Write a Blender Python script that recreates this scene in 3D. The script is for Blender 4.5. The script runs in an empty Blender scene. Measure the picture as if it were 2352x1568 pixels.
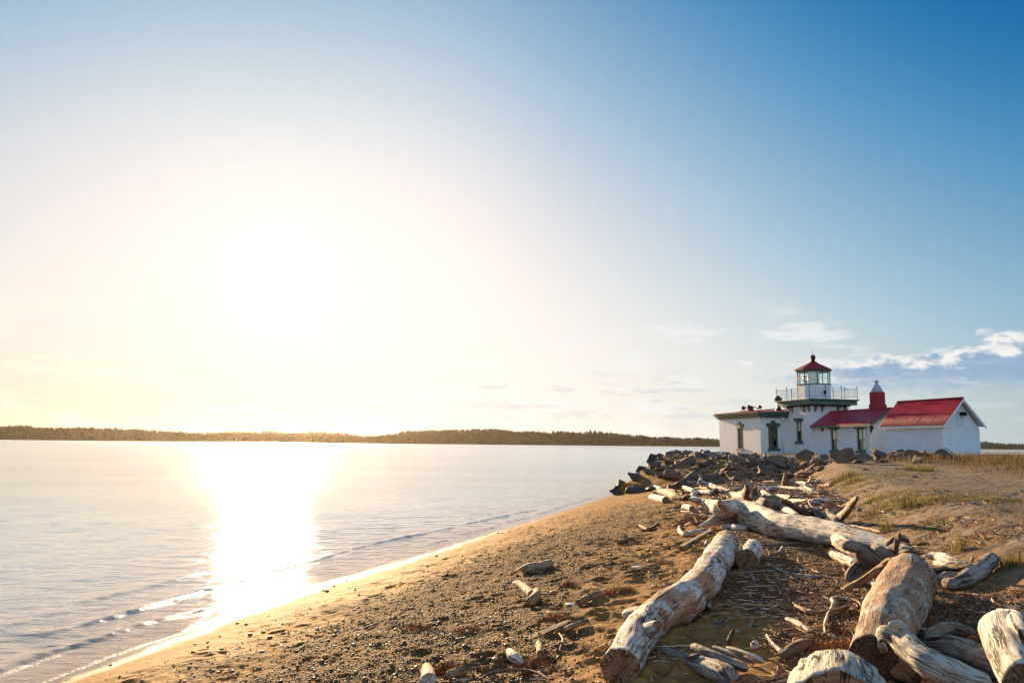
import bpy, bmesh, math, random
import numpy as np
from mathutils import Vector, Matrix
C = bpy.context.scene
COL = C.collection
R = math.radians
random.seed(7)
# ------------------------------------------------------------------ camera
F = 28/36*2352; HC = 2.6; PITCH = R(7.34); ROLL = R(0.58)
fw = np.array([0, math.cos(PITCH), math.sin(PITCH)]); r0 = np.array([1., 0, 0]); u0 = np.cross(r0, fw)
r2 = r0*math.cos(ROLL)+u0*math.sin(ROLL); u2 = -r0*math.sin(ROLL)+u0*math.cos(ROLL)
cam = bpy.data.objects.new('camera', bpy.data.cameras.new('camera')); COL.objects.link(cam)
cam.data.lens = 28; cam.data.sensor_width = 36; cam.data.clip_start = .1; cam.data.clip_end = 60000
cam.matrix_world = Matrix(((r2[0], u2[0], -fw[0], 0), (r2[1], u2[1], -fw[1], 0), (r2[2], u2[2], -fw[2], HC), (0, 0, 0, 1)))
C.camera = cam
C.view_settings.view_transform = 'Standard'; C.view_settings.look = 'None'; C.view_settings.gamma = 1
C.view_settings.exposure = 1.7
C.cycles.max_bounces = 6; C.cycles.diffuse_bounces = 3; C.cycles.glossy_bounces = 3; C.cycles.transmission_bounces = 4
C.cycles.volume_bounces = 0; C.cycles.transparent_max_bounces = 16
C.cycles.sample_clamp_indirect = 6; C.cycles.caustics_reflective = False; C.cycles.caustics_refractive = False
# ------------------------------------------------------------------ node helper
class G:
    def __init__(s, tree): s.t = tree; tree.nodes.clear()
    def n(s, ty, ins=None, **props):
        nd = s.t.nodes.new(ty)
        for k, v in props.items(): setattr(nd, k, v)
        for k, v in (ins or {}).items():
            sk = nd.inputs[k]
            if isinstance(v, bpy.types.NodeSocket): s.t.links.new(v, sk)
            elif isinstance(v, bpy.types.Node): s.t.links.new(v.outputs[0], sk)
            else: sk.default_value = v
        return nd
    def m(s, op, a, b=0., c=0., clamp=False):
        return s.n('ShaderNodeMath', {0: a, 1: b, 2: c}, operation=op, use_clamp=clamp).outputs[0]
    def vm(s, op, a, b=(0, 0, 0)):
        nd = s.n('ShaderNodeVectorMath', {0: a, 1: b}, operation=op)
        return nd.outputs['Value'] if op in ('DOT_PRODUCT', 'LENGTH', 'DISTANCE') else nd.outputs[0]
    def scale(s, a, f): return s.n('ShaderNodeVectorMath', {0: a, 'Scale': f}, operation='SCALE').outputs[0]
    def mix(s, f, a, b, bt='MIX'):
        nd = s.n('ShaderNodeMix', {0: f}, data_type='RGBA', blend_type=bt)
        for i, v in ((6, a), (7, b)):
            if isinstance(v, bpy.types.NodeSocket): s.t.links.new(v, nd.inputs[i])
            else: nd.inputs[i].default_value = (*v, 1) if len(v) == 3 else v
        return nd.outputs[2]
    def noise(s, vec, scale=5., detail=4., rough=.55, dim='3D', dist=0.):
        return s.n('ShaderNodeTexNoise', {'Vector': vec, 'Scale': scale, 'Detail': detail, 'Roughness': rough, 'Distortion': dist}, noise_dimensions=dim).outputs['Fac']
    def ss(s, x, a, b):   # smoothstep a..b
        return s.n('ShaderNodeMapRange', {0: x, 1: a, 2: b, 3: 0., 4: 1.}, interpolation_type='SMOOTHSTEP').outputs[0]
    def lin(s, x, a, b, c=0., d=1.):
        return s.n('ShaderNodeMapRange', {0: x, 1: a, 2: b, 3: c, 4: d}).outputs[0]
    def mapv(s, vec, sc, loc=(0, 0, 0)): return s.n('ShaderNodeMapping', {'Vector': vec, 'Scale': sc, 'Location': loc}).outputs[0]
    def attr(s, nm): return s.n('ShaderNodeAttribute', attribute_name=nm).outputs['Fac']
    def bump(s, h, st=.5, d=.02, nrm=None):
        i = {'Height': h, 'Strength': st, 'Distance': d}
        if nrm is not None: i['Normal'] = nrm
        return s.n('ShaderNodeBump', i).outputs[0]
# ------------------------------------------------------------------ world and sun
SEL, SAZ = R(11.2), R(-17.0)
SUN = (math.sin(SAZ)*math.cos(SEL), math.cos(SAZ)*math.cos(SEL), math.sin(SEL))
W = bpy.data.worlds.new('World'); C.world = W; W.use_nodes = True
def build_world():
    g = G(W.node_tree)
    d = g.n('ShaderNodeTexCoord').outputs['Generated']
    sky = g.n('ShaderNodeTexSky', sky_type='NISHITA', sun_disc=False, sun_elevation=SEL, sun_rotation=SAZ, altitude=0., air_density=1.0, dust_density=.6, ozone_density=2.5).outputs[0]
    xyz = g.n('ShaderNodeSeparateXYZ', {0: d}); z = xyz.outputs[2]
    az = g.m('ARCTAN2', xyz.outputs[0], xyz.outputs[1]); el = g.m('ARCSINE', z)
    ct = g.vm('DOT_PRODUCT', d, SUN)
    th = g.m('ARCCOSINE', g.m('MINIMUM', ct, .99999))          # angle to the sun, radians
    # the sky texture through a contrasty film response
    sc_ = g.n('ShaderNodeSeparateColor', {0: g.scale(sky, .1)}); ch = []
    for i, (off, k) in enumerate(((.118, 3.6), (.126, 3.6), (.148, 3.75))):
        x = g.m('SUBTRACT', sc_.outputs[i], off)
        x = g.m('MULTIPLY', g.m('ADD', x, g.m('SQRT', g.m('ADD', g.m('MULTIPLY', x, x), .0002))), .5)
        ch.append(g.m('MULTIPLY', g.m('SUBTRACT', 1., g.m('EXPONENT', g.m('MULTIPLY', x, -k))), (.472, .452, .448)[i]))
    col = g.n('ShaderNodeCombineXYZ', {0: ch[0], 1: ch[1], 2: ch[2]}).outputs[0]
    hi_ = g.ss(z, .26, .50); col = g.vm('MULTIPLY', col, g.n('ShaderNodeCombineXYZ', {0: g.m('MULTIPLY_ADD', hi_, -.17, 1.), 1: g.m('MULTIPLY_ADD', hi_, .0, 1.), 2: g.m('MULTIPLY_ADD', hi_, .04, 1.)}).outputs[0])
    far_ = g.ss(th, .45, .95); col = g.vm('MULTIPLY', col, g.n('ShaderNodeCombineXYZ', {0: g.m('MULTIPLY_ADD', far_, -.38, 1.), 1: g.m('MULTIPLY_ADD', far_, -.20, 1.), 2: g.m('MULTIPLY_ADD', far_, -.06, 1.)}).outputs[0])
    # pale band of air above the horizon, warm to the left of the sun and blue to the right
    hz = g.m('EXPONENT', g.m('MULTIPLY', g.m('MAXIMUM', z, 0.), -10.))
    warm = g.ss(az, -.05, -.48)
    hcol = g.mix(g.ss(az, .30, .62), g.mix(g.ss(az, -.1, .30), (.458, .43, .375), (.39, .41, .41)), (.235, .295, .345))
    hcol = g.mix(warm, hcol, (.455, .375, .27))
    col = g.mix(g.m('MULTIPLY', hz, .92), col, hcol)
    # aureole of hazy air round the low sun
    def gs(w): return g.m('EXPONENT', g.m('MULTIPLY', g.m('POWER', g.m('DIVIDE', th, w), 2.), -1.))
    rs = g.ss(az, -.35, .0)
    for f, c in ((g.m('MULTIPLY', gs(.45), rs), (.07, .045, .03)), (gs(.13), (.012, .032, .038)), (gs(.035), (.4, .4, .4))):
        col = g.mix(1., col, g.scale(g.n('ShaderNodeCombineXYZ', {0: c[0], 1: c[1], 2: c[2]}).outputs[0], f), 'ADD')
    back = g.ss(th, 1.0, 1.9)                                   # added fill: unseen sky behind the camera, brightened to lift the shaded walls
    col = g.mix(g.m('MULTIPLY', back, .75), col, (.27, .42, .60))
    # clouds live on a far dome: direction projected on a plane high above
    def cl(sx, sy, off, det=7.): return g.noise(g.n('ShaderNodeCombineXYZ', {0: g.m('MULTIPLY_ADD', az, sx, off), 1: g.m('MULTIPLY', el, sy), 2: off}).outputs[0], 1., det, .6)
    # bank on the right
    n1 = cl(17., 38., 3.3); n2 = cl(38., 70., 8.1)
    topl = g.m('MULTIPLY_ADD', az, .09, .070)                  # upper edge climbs to the right
    bt = g.m('ADD', g.m('SUBTRACT', topl, el), g.m('MULTIPLY', g.m('SUBTRACT', n1, .5), .07))
    top = g.ss(bt, 0.0, .010)
    bot = g.ss(g.m('ADD', g.m('SUBTRACT', el, g.m('MULTIPLY_ADD', az, .0, .064)), g.m('MULTIPLY', g.m('SUBTRACT', n1, .5), .06)), -.004, .020)
    right = g.ss(g.m('ADD', az, g.m('MULTIPLY', g.m('SUBTRACT', n2, .5), .15)), .30, .42)
    bank = g.m('MULTIPLY', g.m('MULTIPLY', top, bot), right)
    lit = g.ss(g.m('ADD', bt, g.m('MULTIPLY', g.m('SUBTRACT', n2, .5), .05)), .020, .006)
    ccol = g.mix(lit, (.155, .225, .315), (.47, .455, .44))
    col = g.mix(g.m('MULTIPLY', bank, .95), col, ccol)
    # thin streaks and small puffs low over the water
    n3 = cl(11., 46., 17.7); n4 = cl(16., 95., 5.2)
    low = g.m('MULTIPLY', g.ss(el, .19, .12), g.ss(el, .0, .02))
    low = g.m('MULTIPLY', low, g.ss(az, .46, .36)); st = g.m('MULTIPLY', g.ss(n3, .50, .64), low)
    stc = g.mix(warm, (.45, .455, .45), (.50, .47, .40))
    col = g.mix(g.m('MULTIPLY', st, .75), col, stc)
    st2 = g.m('MULTIPLY', g.ss(n4, .53, .62), g.m('MULTIPLY', g.ss(el, .105, .07), g.ss(el, .015, .03)))
    col = g.mix(g.m('MULTIPLY', st2, .5), col, g.mix(warm, (.31, .34, .37), (.44, .39, .32)))
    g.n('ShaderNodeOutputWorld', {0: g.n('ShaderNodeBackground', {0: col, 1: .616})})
build_world()
sl = bpy.data.lights.new('sun', 'SUN'); sl.energy = 5.0; sl.angle = R(.53); sl.color = (1, .71, .39)
so = bpy.data.objects.new('sun', sl); COL.objects.link(so)
so.rotation_euler = Vector(SUN).to_track_quat('Z', 'Y').to_euler()
# ------------------------------------------------------------------ numpy noise
def _h(i, j, k, seed):
    n = (i.astype(np.int64)*374761393 + j.astype(np.int64)*668265263 + k.astype(np.int64)*2147483647 + seed*1274126177) & 0xffffffff
    n = ((n ^ (n >> 13))*1274126177) & 0xffffffff
    n = ((n ^ (n >> 16))*2246822519) & 0xffffffff
    return ((n ^ (n >> 15)) & 0xffffff)/float(0xffffff)
def n3(x, y, z, seed=0):
    x, y, z = np.broadcast_arrays(np.asarray(x, float), np.asarray(y, float), np.asarray(z, float))
    i, j, k = np.floor(x), np.floor(y), np.floor(z); a, b, c = x-i, y-j, z-k
    a = a*a*(3-2*a); b = b*b*(3-2*b); c = c*c*(3-2*c); o = 0
    for di in (0, 1):
        for dj in (0, 1):
            for dk in (0, 1):
                o = o + _h(i+di, j+dj, k+dk, seed)*(a if di else 1-a)*(b if dj else 1-b)*(c if dk else 1-c)
    return o*2-1
def fbm(x, y, z=0., oct=4, seed=0, rough=.5):
    s = 0; a = 1.; f = 1.
    for o in range(oct): s = s + a*n3(x*f, y*f, z*f, seed+o*17); a *= rough; f *= 2.03
    return s
def sst(x, a, b):
    t = np.clip((x-a)/(b-a), 0, 1); return t*t*(3-2*t)
# ------------------------------------------------------------------ terrain
SY = [-400, -60, 0, 7, 9, 11.4, 13.7, 16, 19.1, 25, 32.8, 45.2, 52, 60, 72, 84, 96, 130, 400]
SX = [-60, -14, -5.9, -5.25, -5.0, -4.43, -3.85, -3.14, -2.15, -.29, 2.25, 6.14, 8.3, 11.0, 14.5, 18, 26, 60, 300]
def shore(y): return np.interp(y, SY, SX)
FX = [-10, 6.5, 9.2, 11.6, 14.5, 17.5, 21, 26, 60]; FY = [50, 44.5, 38.5, 35.5, 35.0, 33.5, 33, 32, 32]
def H(x, y):
    x = np.asarray(x, float); y = np.asarray(y, float)
    s = (x-shore(y))*.953
    near = np.where(s < 0, s*.09, np.where(s < 7, s*(1.0/7), 1.0+np.clip(s-7, 0, 50)*.075))
    near = np.where(s < -8, -.72+(s+8)*.02, near); near = np.minimum(near, 1.15)
    bank = sst(s, 8.9, 10.9)
    plat = 1.72+.30*sst(y, 14, 42)
    b = near+(plat-near)*bank
    df = y-np.interp(x, FX, FY)
    m = np.minimum(1.98, np.minimum(s*.95, .85+df*.15))
    m = np.where(df < -2, -9, m)
    b = np.maximum(b, m)
    # grassy rise at the right
    gr = sst(x-.18*(y-20), 12.4, 15.2)*sst(y, 17.5, 22.5)*(1-sst(y, 38, 44))
    b = b+.22*gr
    far = np.maximum(sst(y, 92, 104), np.maximum(sst(x, 55, 75), sst(-y, 60, 90)))
    return b*(1-far)-1.2*far
def ray(px, py):
    d = fw*F+r2*(px-1176)-u2*(py-784); return d/np.linalg.norm(d)
def at(px, py, h=0.):
    d = ray(px, py); t = np.concatenate([np.arange(1.5, 30, .05), np.arange(30, 140, .25)])
    z = HC+d[2]*t; g = H(d[0]*t, d[1]*t)+h
    k = np.argmax(z <= g)
    if z[k] > g[k]: k = len(t)-1
    a, b = t[max(k-1, 0)], t[k]
    for _ in range(18):
        m = (a+b)/2
        if HC+d[2]*m <= float(H(d[0]*m, d[1]*m))+h: b = m
        else: a = m
    return np.array([d[0]*b, d[1]*b, HC+d[2]*b])
CR = {'P': (0, 0, 1), 'c3': (1408.8, 1010.6, .2005), 'c4': (1837.5, 1010.6, .21875), 'c5': (918.75, 1163.75, .2578), 'c6': (1347.5, 1194.4, .2383), 'c7': (1776.3, 1194.4, .2448), 'c1': (1592.5, 784, .1875)}
def P(c, x, y): a = CR[c]; return a[0]+x*a[2], a[1]+y*a[2]
# ------------------------------------------------------------------ object helpers
def tag(o, label=None, cat=None, group=None, kind=None):
    if label: o['label'] = label
    if cat: o['category'] = cat
    if group: o['group'] = group
    if kind: o['kind'] = kind
    return o
def mesh_obj(name, v, f, m, parent=None, smooth=True, uv=None, attrs=None):
    me = bpy.data.meshes.new(name)
    v = np.asarray(v, np.float32)
    if isinstance(f, np.ndarray):
        k = f.shape[1]; me.vertices.add(len(v)); me.vertices.foreach_set('co', v.ravel())
        me.loops.add(f.size); me.loops.foreach_set('vertex_index', f.ravel().astype(np.int32))
        me.polygons.add(len(f)); me.polygons.foreach_set('loop_start', np.arange(0, f.size, k, dtype=np.int32))
    else: me.from_pydata([tuple(p) for p in v], [], f)
    me.update(calc_edges=True)
    me.polygons.foreach_set('use_smooth', [smooth]*len(me.polygons))
    if uv is not None:
        l = me.uv_layers.new(name='UVMap'); l.data.foreach_set('uv', np.asarray(uv, np.float32).ravel())
    for k, a in (attrs or {}).items():
        at_ = me.attributes.new(k, 'FLOAT', 'POINT'); at_.data.foreach_set('value', np.asarray(a, np.float32).ravel())
    me.materials.append(m)
    o = bpy.data.objects.new(name, me); COL.objects.link(o)
    if parent is not None: o.parent = parent
    return o
def empty(name, loc, rz=0): 
    o = bpy.data.objects.new(name, None); COL.objects.link(o); o.location = loc; o.rotation_euler = (0, 0, rz); o.empty_display_size = .3; return o
class MB:
    def __init__(s, T=None): s.v = []; s.f = []; s.T = T or (lambda x, y, z: (x, y, z))
    def add(s, vs, fs):
        b = len(s.v); s.v += [s.T(*p) for p in vs]; s.f += [tuple(b+i for i in q) for q in fs]
    def box(s, x0, x1, y0, y1, z0, z1):
        s.add([(x0, y0, z0), (x1, y0, z0), (x1, y1, z0), (x0, y1, z0), (x0, y0, z1), (x1, y0, z1), (x1, y1, z1), (x0, y1, z1)],
              [(0, 3, 2, 1), (4, 5, 6, 7), (0, 1, 5, 4), (1, 2, 6, 5), (2, 3, 7, 6), (3, 0, 4, 7)])
    def poly(s, pts): s.add(pts, [tuple(range(len(pts)))])
    def prism(s, pts, off):   # polygon pts extruded by off vector
        n = len(pts); q = [tuple(a+b for a, b in zip(p, off)) for p in pts]
        s.add(list(pts)+q, [tuple(range(n))[::-1], tuple(range(n, 2*n))]+[(i, (i+1) % n, n+(i+1) % n, n+i) for i in range(n)])
    def tube(s, a, b, r, r1=None, k=8):
        a, b = Vector(a), Vector(b); r1 = r if r1 is None else r1
        d = (b-a).normalized(); x = d.orthogonal().normalized(); y = d.cross(x)
        vs = [tuple(a+(x*math.cos(t)+y*math.sin(t))*r) for t in [2*math.pi*i/k for i in range(k)]]
        vs += [tuple(b+(x*math.cos(t)+y*math.sin(t))*r1) for t in [2*math.pi*i/k for i in range(k)]]
        s.add(vs, [(i, (i+1) % k, k+(i+1) % k, k+i) for i in range(k)]+[tuple(range(k))[::-1], tuple(range(k, 2*k))])
    def lathe(s, c, prof, k=16, ph=0.):
        vs = []; n = len(prof)
        for r, z in prof: vs += [(c[0]+r*math.cos(ph+2*math.pi*i/k), c[1]+r*math.sin(ph+2*math.pi*i/k), c[2]+z) for i in range(k)]
        fs = [(j*k+i, j*k+(i+1) % k, (j+1)*k+(i+1) % k, (j+1)*k+i) for j in range(n-1) for i in range(k)]
        s.add(vs, fs+[tuple(range(k))[::-1], tuple(range((n-1)*k, n*k))])
    def build(s, name, m, parent=None, smooth=False):
        o = mesh_obj(name, s.v, s.f, m, parent, smooth)
        bm = bmesh.new(); bm.from_mesh(o.data); bmesh.ops.recalc_face_normals(bm, faces=bm.faces); bm.to_mesh(o.data); bm.free()
        return o
# ------------------------------------------------------------------ materials
def newmat(name):
    m = bpy.data.materials.new(name); m.use_nodes = True; g = G(m.node_tree)
    return m, g
def fin(g, col, rough=.8, nrm=None, spec=.3, extra=None):
    i = {'Base Color': col if isinstance(col, bpy.types.NodeSocket) else (*col, 1), 'Roughness': rough, 'Specular IOR Level': spec}
    if nrm is not None: i['Normal'] = nrm
    i.update(extra or {})
    b = g.n('ShaderNodeBsdfPrincipled', i); g.n('ShaderNodeOutputMaterial', {0: b.outputs[0]})
def paint(name, c, rough=.55, var=.12, sc=3., bump=.15):
    m, g = newmat(name); o = g.n('ShaderNodeTexCoord').outputs['Object']
    n = g.noise(o, sc, 6); col = g.mix(g.ss(n, .35, .7), tuple(x*(1-var) for x in c), tuple(min(1, x*(1+var)) for x in c))
    fin(g, col, rough, g.bump(g.noise(o, sc*12, 4), bump, .01)); return m
def make_mats():
    M = {}
    # stucco
    m, g = newmat('white_stucco'); o = g.n('ShaderNodeTexCoord').outputs['Object']
    st = g.noise(g.mapv(o, (4, 4, .5)), 1.6, 6, .6); bl = g.noise(o, .9, 4)
    c = g.mix(g.ss(st, .45, .75), (.80, .79, .76), (.66, .64, .60)); c = g.mix(g.m('MULTIPLY', g.ss(bl, .5, .8), .5), c, (.68, .67, .66))
    fin(g, c, .75, g.bump(g.noise(o, 9, 6), .22, .015)); M['stucco'] = m
    M['white'] = paint('white_painted_wood', (.78, .79, .78), .5, .05)
    M['tin'] = paint('white_corrugated_metal', (.70, .74, .76), .45, .05)
    M['green'] = paint('dark_green_paint', (.075, .135, .10), .5, .25)
    # weathered green cornice: flaking paint
    m, g = newmat('flaking_green_paint'); o = g.n('ShaderNodeTexCoord').outputs['Object']
    n = g.noise(o, 5, 8, .7); c = g.mix(g.ss(n, .57, .63), (.15, .15, .08), (.48, .38, .20)); fin(g, c, .6, g.bump(n, .3, .01)); M['flake'] = m
    M['iron'] = paint('rusty_black_iron', (.035, .018, .016), .6, .5, 8)
    M['redpaint'] = paint('dark_red_metal_roof', (.30, .03, .035), .45, .2, 2)
    M['redseam'] = paint('sun_faded_red_roof', (.34, .06, .055), .4, .2, 2)
    M['horn'] = paint('dark_brown_horn_metal', (.035, .016, .015), .45, .4, 6)
    M['plinth'] = paint('red_brown_platform', (.33, .12, .09), .6, .15)
    M['metal'] = paint('grey_galvanised_metal', (.34, .38, .42), .35, .25, 6)
    M['cream'] = paint('cream_blind', (.86, .78, .58), .8, .05)
    M['curtain'] = paint('pale_lantern_curtain', (.80, .84, .72), .8, .12, 4)
    m, g = newmat('pink_glass_lens'); fin(g, (.95, .70, .66), .15, None, .5, {'Transmission Weight': .8}); M['lens'] = m
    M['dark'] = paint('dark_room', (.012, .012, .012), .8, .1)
    # red brick chimney
    m, g = newmat('red_painted_brick'); o = g.n('ShaderNodeTexCoord').outputs['Object']
    sx = g.n('ShaderNodeSeparateXYZ', {0: o}); uvv = g.n('ShaderNodeCombineXYZ', {0: g.m('ADD', sx.outputs[0], sx.outputs[1]), 1: sx.outputs[2], 2: 0.}).outputs[0]
    b = g.n('ShaderNodeTexBrick', {'Vector': uvv, 'Scale': 1., 'Mortar Size': .006, 'Brick Width': .22, 'Row Height': .075, 'Color1': (.31, .027, .028, 1), 'Color2': (.24, .022, .026, 1), 'Mortar': (.26, .03, .03, 1)})
    fin(g, b.outputs[0], .7, g.bump(b.outputs[1], -.5, .01)); M['brick'] = m
    # shingles (object x across, z up the slope)
    m, g = newmat('red_wooden_shingles'); o = g.n('ShaderNodeTexCoord').outputs['Object']; sx = g.n('ShaderNodeSeparateXYZ', {0: o})
    uvv = g.n('ShaderNodeCombineXYZ', {0: sx.outputs[1], 1: g.m('MULTIPLY', sx.outputs[2], 1.8), 2: 0.}).outputs[0]
    b = g.n('ShaderNodeTexBrick', {'Vector': uvv, 'Scale': 1., 'Mortar Size': .012, 'Brick Width': .19, 'Row Height': .16, 'Color1': (.46, .035, .05, 1), 'Color2': (.33, .03, .055, 1), 'Mortar': (.10, .012, .02, 1)})
    c = g.mix(g.ss(g.noise(o, 2.2, 5), .5, .8), b.outputs[0], (.30, .09, .15)); fin(g, c, .5, g.bump(b.outputs[1], -.6, .02)); M['shingle'] = m
    # corrugated red
    M['corr'] = paint('red_corrugated_metal', (.40, .018, .032), .42, .16, 1.2)
    # glass: clear with fresnel reflection
    m, g = newmat('window_glass')
    mx = g.n('ShaderNodeMixShader', {0: g.m('MULTIPLY_ADD', g.m('POWER', g.n('ShaderNodeLayerWeight', {0: .5}).outputs['Facing'], 5.), .9, .04), 1: g.n('ShaderNodeBsdfTransparent', {0: (.97, .99, .97, 1)}).outputs[0], 2: g.n('ShaderNodeBsdfGlossy', {1: .02}).outputs[0]})
    g.n('ShaderNodeOutputMaterial', {0: mx.outputs[0]}); M['glass'] = m
    return M
M = make_mats()
def make_wood(name, light, mid, dark, brown=.35, browncol=(.20, .095, .04), crack=.95, patch=1.6):
    m, g = newmat(name); uv = g.n('ShaderNodeUVMap', uv_map='UVMap').outputs[0]; o = g.n('ShaderNodeTexCoord').outputs['Object']
    rnd = g.n('ShaderNodeObjectInfo').outputs['Random']
    off = g.n('ShaderNodeCombineXYZ', {0: g.m('MULTIPLY', rnd, 37.), 1: g.m('MULTIPLY', rnd, 91.), 2: 0.}).outputs[0]
    w = g.vm('ADD', uv, off); w = g.vm('ADD', w, g.scale(g.n('ShaderNodeTexNoise', {'Vector': o, 'Scale': 3.}).outputs['Color'], .09))
    gr = g.noise(g.mapv(w, (3.2, 34, 1)), 1., 6, .7, '2D'); gr2 = g.noise(g.mapv(w, (5., 130, 1)), 1., 3, .6, '2D')
    pn = g.noise(g.vm('ADD', o, off), patch, 6, .62); pn2 = g.noise(g.vm('ADD', o, off), 6., 6, .7)
    c = g.mix(g.ss(pn2, .35, .68), light, mid)
    c = g.mix(g.m('MULTIPLY', g.ss(gr, .48, .66), .9), c, dark)
    c = g.mix(g.m('MULTIPLY', g.ss(gr2, .55, .75), .35), c, dark)
    bf = g.m('MULTIPLY', g.ss(g.m('ADD', pn, g.m('MULTIPLY', g.m('SUBTRACT', pn2, .5), .35)), .66-brown*.35, .80-brown*.35), .85)
    c = g.mix(bf, c, g.mix(g.ss(gr, .3, .7), browncol, tuple(x*1.9 for x in browncol)))
    ck = g.noise(g.mapv(w, (1.0, 12, 1)), 1., 4, .6, '2D'); ckl = g.m('ABSOLUTE', g.m('SUBTRACT', ck, .5))
    msk = g.ss(g.noise(g.vm('ADD', o, off), 2.7, 3), .42, .6)
    cf = g.m('MULTIPLY', g.m('MULTIPLY', g.ss(ckl, .040, .012), msk), crack)
    c = g.mix(cf, c, (.03, .018, .012))
    vo = g.n('ShaderNodeTexVoronoi', {'Vector': g.mapv(w, (6, 14, 1)), 'Scale': 1.2}); hole = g.m('MULTIPLY', g.ss(vo.outputs['Distance'], .17, .08), g.ss(pn2, .52, .58))
    c = g.mix(hole, c, (.04, .025, .018))
    h = g.m('SUBTRACT', g.m('ADD', g.m('MULTIPLY', gr, .5), g.m('MULTIPLY', pn2, .5)), g.m('ADD', g.m('MULTIPLY', cf, .9), g.m('MULTIPLY', hole, .9)))
    fin(g, c, .78, g.bump(h, 1., .03), .25); return m
WD = {
 'white': make_wood('bleached_driftwood', (.72, .66, .57), (.55, .48, .39), (.26, .18, .12), .25),
 'brownwhite': make_wood('half_barked_driftwood', (.70, .65, .60), (.48, .40, .31), (.20, .12, .07), .62, (.26, .115, .04)),
 'grey': make_wood('grey_weathered_driftwood', (.40, .355, .30), (.25, .205, .165), (.07, .052, .04), .5, (.15, .085, .045), .95),
 'greydark': make_wood('dark_weathered_driftwood', (.26, .21, .17), (.18, .135, .10), (.05, .035, .025), .5, (.10, .05, .028), .9),
 'tan': make_wood('tan_driftwood', (.44, .31, .19), (.31, .20, .12), (.12, .07, .04), .4, (.19, .09, .04)),
 'brown': make_wood('brown_wet_driftwood', (.21, .12, .07), (.14, .075, .042), (.045, .025, .015), .4, (.12, .05, .02)),
 'red': make_wood('red_brown_driftwood', (.36, .18, .09), (.25, .11, .05), (.08, .035, .02), .4, (.24, .09, .03)),
 'greybrown': make_wood('grey_brown_driftwood', (.50, .42, .33), (.30, .23, .165), (.085, .055, .038), .75, (.21, .11, .055), .95),
 'crack': make_wood('deeply_cracked_driftwood', (.50, .47, .40), (.40, .36, .29), (.12, .09, .06), .1, (.2, .1, .05), 1.0),
}
def make_cut(name, c1, c2):
    m, g = newmat(name); uv = g.n('ShaderNodeUVMap', uv_map='UVMap').outputs[0]
    r = g.vm('LENGTH', uv); an = g.m('ARCTAN2', g.n('ShaderNodeSeparateXYZ', {0: uv}).outputs[0], g.n('ShaderNodeSeparateXYZ', {0: uv}).outputs[1])
    nz = g.noise(uv, 3., 5); rings = g.m('SINE', g.m('MULTIPLY', g.m('ADD', r, g.m('MULTIPLY', nz, .15)), 60.))
    c = g.mix(g.lin(rings, -1, 1), c1, c2); c = g.mix(g.ss(nz, .45, .7), c, tuple(x*.45 for x in c1))
    cr = g.noise(g.n('ShaderNodeCombineXYZ', {0: g.m('MULTIPLY', an, 3.), 1: g.m('MULTIPLY', r, .8), 2: 0.}).outputs[0], 1.2, 3)
    ck = g.ss(g.m('ABSOLUTE', g.m('SUBTRACT', cr, .5)), .03, .004); c = g.mix(ck, c, (.02, .012, .008))
    fin(g, c, .85, g.bump(g.m('SUBTRACT', g.m('MULTIPLY', rings, .2), ck), .5, .01)); return m
CUT = make_cut('brown_end_grain', (.22, .11, .05), (.30, .17, .09)); CUTD = make_cut('dark_end_grain', (.07, .035, .018), (.12, .06, .03))
# ------------------------------------------------------------------ ground
def axis(lo, hi, segs):
    """segs: list of (start, end, step) fine spans; outside grows geometrically"""
    a = []
    for s, e, st in segs: a += list(np.arange(s, e, st))
    a.append(segs[-1][1]); st = segs[0][2]; x = segs[0][0]; L = []
    while x > lo: st *= 1.12; x -= st; L.append(x)
    st = segs[-1][2]; x = segs[-1][1]; Rr = []
    while x < hi: st *= 1.12; x += st; Rr.append(x)
    return np.array(L[::-1]+a+Rr)
def grid_faces(nx, ny):
    i = np.arange(nx-1)[None, :]+np.arange(ny-1)[:, None]*nx; i = i.ravel()
    return np.stack([i, i+1, i+nx+1, i+nx], 1)
def ground_detail(X, Y, ax, ay):
    s = (X-shore(Y))*.953
    z = .035*fbm(X*.7, Y*.7, 0, 3, 5)+.012*fbm(X*3.1, Y*3.1, 0, 3, 9)
    fade = 1-sst(np.hypot(X, Y), 25, 45); z = z*(1-.55*sst(s, 8.5, 10.5))
    z = z*sst(s, .2, 1.5)*(1-.3*sst(s, 40, 60))
    sandy = sst(s, 4.6, 5.4)*(1-sst(s, 7.2, 8.0))
    z += fade*(.010*fbm(X*9, Y*9, 0, 3, 21)*sst(s, .8, 2.5)+.018*fbm(X*4.5, Y*4.5, 0, 2, 33)*sandy)
    rg = np.random.default_rng(3)
    for k in range(2300):
        if k < 1500: y = rg.uniform(5, 30); sv = rg.uniform(4.6, 7.4) if k < 700 else rg.uniform(1.0, 5.0); x = np.interp(y, SY, SX)+sv/.953
        else: y = rg.uniform(6, 34); sv = rg.uniform(7, 20); x = np.interp(y, SY, SX)+sv/.953
        r = rg.uniform(.05, .13)*(1 if k < 1500 else 1.5); dp = rg.uniform(.012, .04)*(1. if (k < 700) else .55 if k < 1500 else .22)
        i0, i1 = np.searchsorted(ax, (x-3*r, x+3*r)); j0, j1 = np.searchsorted(ay, (y-3*r, y+3*r))
        if i1-i0 < 2 or j1-j0 < 2: continue
        an = rg.uniform(0, 3.14); dx = ax[i0:i1][None, :]-x; dy = ay[j0:j1][:, None]-y
        q = ((dx*math.cos(an)+dy*math.sin(an))/r)**2+((-dx*math.sin(an)+dy*math.cos(an))/(r*.6))**2
        z[j0:j1, i0:i1] -= dp*(np.exp(-q)-.55*np.exp(-(np.sqrt(q)-1.5)**2*3))
    return z
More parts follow.
